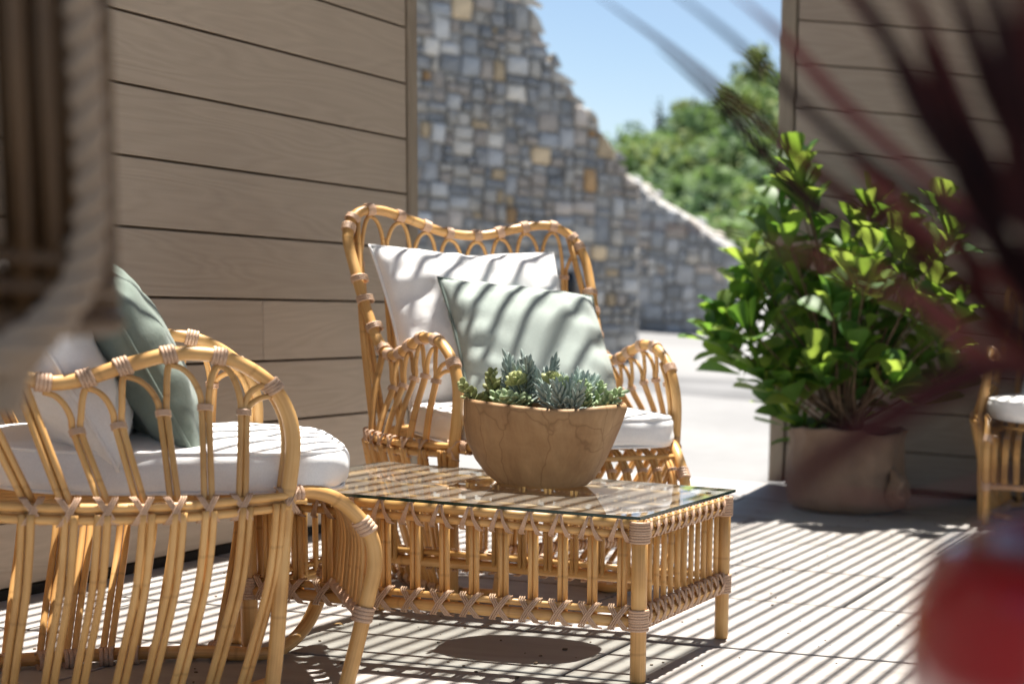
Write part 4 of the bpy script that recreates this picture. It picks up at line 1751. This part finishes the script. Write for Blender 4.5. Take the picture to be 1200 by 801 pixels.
succulent('blue-grey spiky succulent at the left of the wooden bowl, tallest of the planting', -0.078, 0.03, 'spike', 0.155, SUCC_BLUE, 1, 0.9, 7)
succulent('second blue-grey spiky succulent right of the olive one in the bowl', 0.055, 0.03, 'spike', 0.135, SUCC_BLUE, 2, 1.0, 7)
succulent('grey-green leafy succulent trailing at the right end of the bowl', 0.125, 0.0, 'leafy', 0.125, SUCC_GREEN, 3, 1.3, 7)
succulent('green and reddish succulent sprawling at the left end of the bowl', -0.145, -0.01, 'leafy', 0.10, SUCC_OLIVE, 4, 1.5, 5)
succulent('olive green rosette succulent in the middle of the bowl', -0.012, -0.01, 'rosette', 0.105, SUCC_OLIVE, 5, 0.8, 2)
succulent('pale green leafy succulent at the front rim of the bowl', -0.055, -0.06, 'leafy', 0.085, SUCC_GREEN, 6, 1.3, 6)
succulent('short blue-green spiky succulent at the right front of the bowl', 0.085, -0.05, 'spike', 0.09, SUCC_BLUE, 7, 1.2, 6)

# ================================================================== POTTED BUSH
PB = Vector((-2.085, 6.98, 0))
bush = thing('potted_bush', 'large glossy green bush in a burlap sack at the right wall', 'potted plant', PB)
mb = MB()
np_ = 56
rows = []
for k, (r, z) in enumerate([(0.0, 0.0), (0.22, 0.0), (0.258, 0.02), (0.272, 0.07), (0.268, 0.13), (0.256, 0.17), (0.262, 0.2), (0.258, 0.26), (0.255, 0.32), (0.262, 0.35), (0.268, 0.365), (0.258, 0.372), (0.235, 0.35), (0.22, 0.32)]):
    row = []
    for i in range(np_):
        a = 2 * math.pi * i / np_
        c, s = math.cos(a), math.sin(a)
        f = 1 + 0.07 * mnoise.noise(Vector((c * 2.3, s * 2.3, z * 5))) + 0.05 * mnoise.noise(Vector((c * 6, s * 6, z * 3))) - 0.05 * abs(mnoise.noise(Vector((c * 3 + z * 8, s * 3, z * 9)))) + 0.028 * math.sin(a * 8 + 2.5 * mnoise.noise(Vector((c * 2, s * 2, z * 4)))) * min(1, z * 8) - 0.05 * math.exp(-((z - 0.2 - 0.03 * math.sin(a * 3)) / 0.022) ** 2)
        row.append(len(mb.v))
        mb.v.append((c * r * f, s * r * f, z + (0.007 * math.sin(a * 3) + 0.004 * math.sin(a * 11) if z > 0.3 else 0)))
    rows.append(row)
for a, b in zip(rows[:-1], rows[1:]):
    for i in range(np_):
        j = (i + 1) % np_
        mb.face((a[i], a[j], b[j], b[i]))
mb.build('burlap_sack', HESSIAN, bush)
mb = MB()
for k in range(3):
    pts = []
    for i in range(18):
        a = 2 * math.pi * i / 18
        pts.append((0.245 + 0.02 * k + 0.012 * math.sin(3 * a), -0.10 - 0.02 * k + 0.055 * math.cos(a) * (1 - .2 * k), 0.125 + 0.075 * math.sin(a) * (1 - .2 * k)))
    mb.tube(pts, 0.015, 7, closed=True)
mb.build('knot', HESSIAN, bush)
mb = MB()
mb.v.append((0, 0, 0.34))
for i in range(24):
    a = 2 * math.pi * i / 24
    mb.v.append((math.cos(a) * .232, math.sin(a) * .232, 0.335))
for i in range(24):
    mb.face((0, 1 + i, 1 + (i + 1) % 24))
mb.build('soil', SOIL, bush)


def bush_leaf_mesh(i, bend, fold, L=0.155, W=0.112):
    mb = MB()
    ts = [0, .2, .45, .68, .84, .95, 1.0]
    ws = [.10, .30, .68, .96, 1.0, .74, .2]
    for t, wv in zip(ts, ws):
        z = bend * t * t * L
        for s in (-1, 0, 1):
            mb.v.append((t * L, s * wv * W / 2, z + abs(s) * fold * wv * W))
    for k in range(6):
        for s in (0, 1):
            a = k * 3 + s
            mb.face((a, a + 3, a + 4, a + 1))
    return mb


rr = random.Random(33)
leaf_me = []
for v_, (bd, fd) in enumerate(((-.25, .12), (.12, .16), (-.05, .22), (-.45, .10))):
    leaf_me.append([bush_leaf_mesh(v_, bd, fd).mesh('leaf', m_) for m_ in LEAF])
anchors = [(930, 178), (946, 205), (905, 232), (893, 262), (952, 250), (1020, 225), (1104, 228), (1108, 262), (1062, 252), (990, 272), (880, 300), (915, 300),
           (842, 356), (832, 385), (864, 330), (868, 370), (900, 350), (940, 330), (975, 320), (1030, 320), (1070, 300), (1095, 320), (1128, 352), (1110, 385),
           (860, 410), (895, 400), (930, 390), (965, 370), (1000, 400), (1040, 380), (1075, 400), (1010, 440), (985, 455), (920, 440), (905, 470), (930, 480),
           (960, 430), (1050, 440), (1095, 435), (1000, 350), (955, 290), (1015, 285), (1045, 280), (885, 430), (1120, 420), (970, 345), (1060, 350),
           (915, 262), (935, 225), (1005, 250), (970, 400), (1000, 425), (960, 415), (1040, 428), (1005, 395), (930, 425), (935, 365), (1010, 320), (1000, 300), (930, 300), (1020, 360), (985, 430), (850, 372), (1030, 410), (945, 410), (1085, 350), (905, 330), (880, 345), (1105, 300)]
leaves = []
wood_mb = MB()
for (ax, ay) in anchors:
    Yv = 7.0 + rr.uniform(-0.38, 0.30)
    P = gy(ax + rr.uniform(-6, 6), ay + 8 + rr.uniform(-5, 5), Yv)
    tip = P - PB
    b0 = Vector((rr.uniform(-.06, .06), rr.uniform(-.06, .06), 0.36))
    m1 = b0.lerp(tip, 0.5) + Vector((0, 0, -0.06 + 0.05 * rr.random()))
    m1.x *= 0.75
    wood_mb.tube(spline([b0, m1, tip], 5), [0.009 - 0.0006 * k for k in range(11)], 6)
    axis = (tip - m1).normalized()
    axis = (axis + Vector((0, -0.25, 0.95))).normalized()
    n_l = rr.randint(7, 10)
    for i in range(n_l):
        a = i * 2.399 + rr.uniform(-.3, .3)
        q = Matrix.Rotation(a, 3, axis) @ axis.orthogonal().normalized()
        t = i / n_l
        d = (q * (1.0 - 0.6 * t) + axis * (0.45 + 0.9 * t) + Vector((0, 0, .15))).normalized()
        pos = tip - axis * (0.11 * (1 - t)) + q * 0.006
        up = (axis * (1.2 - t) - d * (axis.dot(d)) + Vector((rr.uniform(-.25, .25), rr.uniform(-.25, .25), .3))).normalized()
        y = up.cross(d).normalized()
        z = d.cross(y)
        s = rr.uniform(0.75, 1.25) * (1.05 - .25 * t)
        Mx = Matrix.Translation(pos) @ Matrix((d, y, z)).transposed().to_4x4() @ Matrix.Diagonal((s, s * rr.uniform(.85, 1.1), s, 1))
        top_bias = (tip.z - 0.6) * 0.5
        mi = rr.choices((0, 1, 2), (3, 3.2, 1.6 + 1.6 * t + max(0, top_bias)))[0]
        leaves.append((Mx, rr.randrange(4), mi, tip.y))
wood_mb.build('branches', BARK, bush)
leaves.sort(key=lambda q: q[3])
for Mx, v_, mi, _y in leaves[:300]:
    link('leaf', leaf_me[v_][mi], bush, Mx)
mb = MB()
for Mx, v_, mi, _y in leaves[300:]:
    src = leaf_me[v_][0]
    mb.add([Mx @ p.co for p in src.vertices], [tuple(f.vertices) for f in src.polygons], mi)
o = mb.build('inner_leaves', LEAF, bush)
o['kind'] = 'stuff'

# ================================================================== FOREGROUND: red-leaved plant in a tall glazed jar
JX, JY = gy(1400, 640, 0.90).x, 0.90
jz = gy(1110, 612, 0.90).z
jar = thing('red_jar', 'tall red glazed jar with bright floor reflection painted pale on its lower body, close to the camera', 'jar', (JX, JY, 0))
jr = abs(gy(1074, 665, 0.90).x - JX)
mb = MB()
rows = []
for r, z in [(0, 0), (0.5, 0), (0.58, 0.04), (0.66, 0.3), (0.78, 0.55), (0.90, 0.69), (0.97, 0.75), (1.0, 0.80), (0.985, 0.83), (0.93, 0.855), (0.84, jz - .004), (0.80, jz), (0.76, jz - .004), (0.74, jz - .03), (0.70, jz - .06)]:
    row = []
    for i in range(56):
        a = 2 * math.pi * i / 56
        row.append(len(mb.v))
        mb.v.append((math.cos(a) * r * jr, math.sin(a) * r * jr, z))
    rows.append(row)
for a, b in zip(rows[:-1], rows[1:]):
    for i in range(56):
        j = (i + 1) % 56
        mb.face((a[i], a[j], b[j], b[i]))
mb.build('jar_body', GLAZE, jar)
mb = MB()
mb.v.append((0, 0, jz - .03))
for i in range(24):
    a = 2 * math.pi * i / 24
    mb.v.append((math.cos(a) * .73 * jr, math.sin(a) * .73 * jr, jz - .035))
for i in range(24):
    mb.face((0, 1 + i, 1 + (i + 1) % 24))
mb.build('soil', SOIL, jar)

cp = thing('cordyline', 'dark red strap-leaved plant growing from the red jar across the view', 'plant', (JX, JY, jz - 0.03))
CB = Vector((JX, JY, jz - 0.03))
mb = MB()
mb.tube([(0, 0, 0), (-0.01, 0, 0.05), (-0.012, 0.005, 0.11)], [0.02, 0.018, 0.012], 9)
mb.build('stem', BARK, cp)


def strap_leaf(tip, mid, wd, mi, base=None):
    base = base or Vector((-0.01, 0.0, 0.09)) + Vector((rnd.uniform(-.012, .012), rnd.uniform(-.012, .012), rnd.uniform(-.05, .03)))
    P = spline([base, base.lerp(mid, .5) + Vector((0, 0, .012)), mid, mid.lerp(tip, .55) + Vector((0, 0, 0.006)), tip], 4)
    mb = MB()
    m_ = len(P)
    for i, p in enumerate(P):
        t = i / (m_ - 1)
        w_ = wd * (0.35 + 0.65 * min(1, t * 3)) * (1 - max(0, (t - .45) / .55) ** 1.6) + 0.0008
        d = (P[min(i + 1, m_ - 1)] - P[max(0, i - 1)]).normalized()
        s = d.cross(Vector((0.15, -0.35, 1))).normalized()
        u = s.cross(d)
        for k in (-1, 0, 1):
            mb.v.append(tuple(p + s * (k * w_ / 2) + u * (abs(k) * w_ * .18)))
    for i in range(m_ - 1):
        for k in (0, 1):
            a = i * 3 + k
            mb.face((a, a + 3, a + 4, a + 1))
    mb.build('leaf', CORDY[mi], cp)


def px_leaf(tx, ty, Yt, mx, my, Ym, wd, mi):
    strap_leaf(gy(tx, ty, Yt) - CB, gy(mx, my, Ym) - CB, wd, mi)


for q in ((690, -12, 1.55, 1010, 250, 1.22, .0295, 0), (768, 55, 1.70, 960, 250, 1.40, .029, 2), (1010, 300, 1.25, 1120, 400, 1.05, .026, 1), (850, -14, 1.35, 1010, 150, 1.12, .028, 1),
          (985, -40, 1.10, 1110, 190, 0.98, .034, 2), (1030, -70, 1.05, 1150, 190, 0.95, .036, 0), (1085, -80, 0.98, 1180, 160, 0.93, .040, 2),
          (1130, -90, 0.95, 1205, 150, 0.9, .040, 2), (1175, -90, 0.94, 1225, 150, 0.9, .040, 0), (1215, -90, 0.92, 1250, 160, 0.9, .040, 2),
          (868, 288, 1.25, 1030, 345, 1.08, .024, 1), (700, 262, 1.75, 980, 300, 1.25, .014, 1), 
          (915, 592, 1.15, 1060, 588, 1.02, .022, 1), (940, 130, 1.2, 1070, 265, 1.06, .034, 1), (1070, 40, 1.0, 1150, 260, 0.95, .040, 2),
          (1000, 230, 1.1, 1130, 350, 1.0, .034, 0), (940, -60, 1.2, 1090, 120, 1.03, .030, 0),
          (1120, 120, 0.96, 1180, 320, 0.92, .040, 2), (1160, 60, 0.95, 1210, 280, 0.9, .042, 0), (1050, 330, 1.05, 1150, 430, .97, .034, 1),
          (1090, 220, 1.0, 1170, 390, .95, .036, 0), (760, -30, 1.42, 1010, 190, 1.12, .022, 2), (1195, 180, 0.93, 1225, 380, 0.9, .045, 2),
          (1120, 470, 1.0, 1190, 520, 0.93, .034, 2), (1150, 560, 0.98, 1210, 560, 0.93, .03, 0)):
    px_leaf(*q[:6], q[6] * (0.58 if q[6] < 0.03 else 0.52), q[7])
for a in range(14):
    th = rad(-80 + a * 24)
    rr_ = 0.28 + 0.12 * rnd.random()
    if -1.2 < th < 2.0 or th > 4:
        tip = Vector((math.cos(th) * rr_, math.sin(th) * rr_ * .6 - .03, 0.02 + 0.33 * rnd.random()))
        strap_leaf(tip, tip * .5 + Vector((0, 0, .10)), 0.03, rnd.randrange(3))

# ================================================================== FOREGROUND: hanging cane lantern with rope
_d = ray(-60, 200).normalized()
LC0 = CAM + _d * 1.80
LX, LY = LC0.x, LC0.y
zt, zb_ = 1.55, gplane(60, 372, LC0, (_d.x, _d.y, 0)).z
lan = thing('cane_lantern', 'dark cane lantern with a thick rope hanging close at the left', 'lantern', (LX, LY, 0))
_c = math.sin(ray(134, 200).angle(_d))
lr = 1.80 * _c - 0.008
for i in range(30):
    a = 2 * math.pi * i / 30
    mb = MB()
    mb.tube([(math.cos(a) * lr, math.sin(a) * lr, zb_), (math.cos(a) * lr * 1.01, math.sin(a) * lr * 1.01, (zb_ + zt) / 2), (math.cos(a) * lr * .98, math.sin(a) * lr * .98, zt)], 0.0085, 7)
    mb.build('cane', DARKCANE, lan)
for z, r in ((zb_, .013), (zb_ + .03, .010), (zb_ + .055, .009), (zt, .013), (1.235, .006)):
    mb = MB()
    mb.tube([(math.cos(2 * math.pi * i / 32) * lr, math.sin(2 * math.pi * i / 32) * lr, z) for i in range(32)], r, 8, closed=True)
    mb.build('hoop', DARKCANE, lan)
mb = MB()
mb.tube([(0, 0, zb_ + .005), (0, 0, zb_ - .004)], lr * .98, 24)
mb.build('floor_disc', DARKCANE, lan)
for i in range(3):
    a = i * 2.09
    mb = MB()
    mb.tube([(math.cos(a) * lr, math.sin(a) * lr, zt), (0, 0, 2.0)], 0.004, 6)
    mb.build('suspension_cord', ROPE, lan)
mb = MB()
mb.tube([(0, 0, 2.0), (0, 0, 2.965)], 0.005, 6)
mb.build('suspension_cord', ROPE, lan)
# three-strand rope draped down the right side and looping under
LC = Vector((LX, LY, 0))
def lp_(x, y, off=0.0):
    """point just in front of the lantern, as seen along the photographed rope"""
    return gplane(x, y, LC0 - _d * (lr + 0.02 - off), (_d.x, _d.y, 0)) - LC


path = spline([lp_(84, -200, .06), lp_(86, -60, .06), lp_(93, 60, .06), lp_(98, 160, .06), lp_(101, 250, .06), lp_(94, 318, .05),
               lp_(70, 366, .03), lp_(28, 402, .01), lp_(-30, 428, .01), lp_(-90, 438, .04)], 9)
path = resample(path, 110)
for s in range(3):
    pts = []
    for i, p in enumerate(path):
        t = (path[min(i + 1, 109)] - path[max(0, i - 1)]).normalized()
        x = t.orthogonal().normalized()
        ref = Vector((0, -1, 0))
        x = (ref - t * ref.dot(t)).normalized()
        y = t.cross(x)
        a = i * 0.42 + s * 2.094
        pts.append(p + (x * math.cos(a) + y * math.sin(a)) * 0.0078)
    mb = MB()
    mb.tube(pts, 0.0088, 8)
    mb.build('rope_strand', ROPE, lan)
mb = MB()
mb.tube(spline([lp_(36, 404, .03), lp_(12, 435, .03), lp_(2, 485, .03)], 5), [0.015] * 10 + [0.011], 8)
mb.build('rope_tail', ROPE, lan)

# ------------------------------------------------------------------ small litter on the paving
CR = ['', 'under the middle of the table front', 'at the left under the table', 'nearest the front edge below the table', 'right of the table towards the jar', 'nearest the front table leg']
for k, (x, y) in enumerate(((396, 734), (628, 777), (558, 787), (606, 794), (905, 709), (662, 761))):
    P = gz(x, y, 0.001)
    mb = MB()
    if k < 1:
        for t, wv in ((0, .1), (.3, .8), (.65, 1), (1, .1)):
            for s in (-1, 0, 1):
                mb.v.append((t * .03 - .015, s * wv * .009, 0.004 + abs(s) * .004 * wv + .003 * math.sin(t * 3)))
        for q in range(3):
            for s in (0, 1):
                a = q * 3 + s
                mb.face((a, a + 3, a + 4, a + 1))
        o = mb.build('fallen_leaf', m_plain('dry_leaf', (0.42, 0.25, 0.10), .7))
        tag(o, 'small dry yellow leaf on the paving by the near chair leg', 'fallen leaf')
    else:
        s = rnd.uniform(.003, .005)
        mb.cbox(-s * 1.3, s * 1.3, -s, s, 0, s, s * .3)
        o = mb.build('pebble', BARK, None, False)
        tag(o, 'tiny dark crumb lying on the sunlit paving %s' % CR[k], 'pebble', 'crumbs on the paving')
    o.location = P
    o.rotation_euler = (0, 0, rnd.uniform(0, 6))

rr = random.Random(77)
mb = MB()
for _ in range(420):
    x, y = rr.uniform(-3.4, -0.3), rr.uniform(2.9, 7.0)
    k = rr.uniform(.0012, .0032)
    mt = Matrix.Translation((x, y, k * .6)) @ Matrix.Rotation(rr.uniform(0, 6), 4, 'Z')
    mb.cbox(-k * rr.uniform(.8, 2.2), k, -k, k, -k * .6, k * .5, k * .3, 0, mt)
o = mb.build('grit', BARK, None, False)
tag(o, 'fine dark grit and crumbs scattered over the paving', None, None, 'stuff')
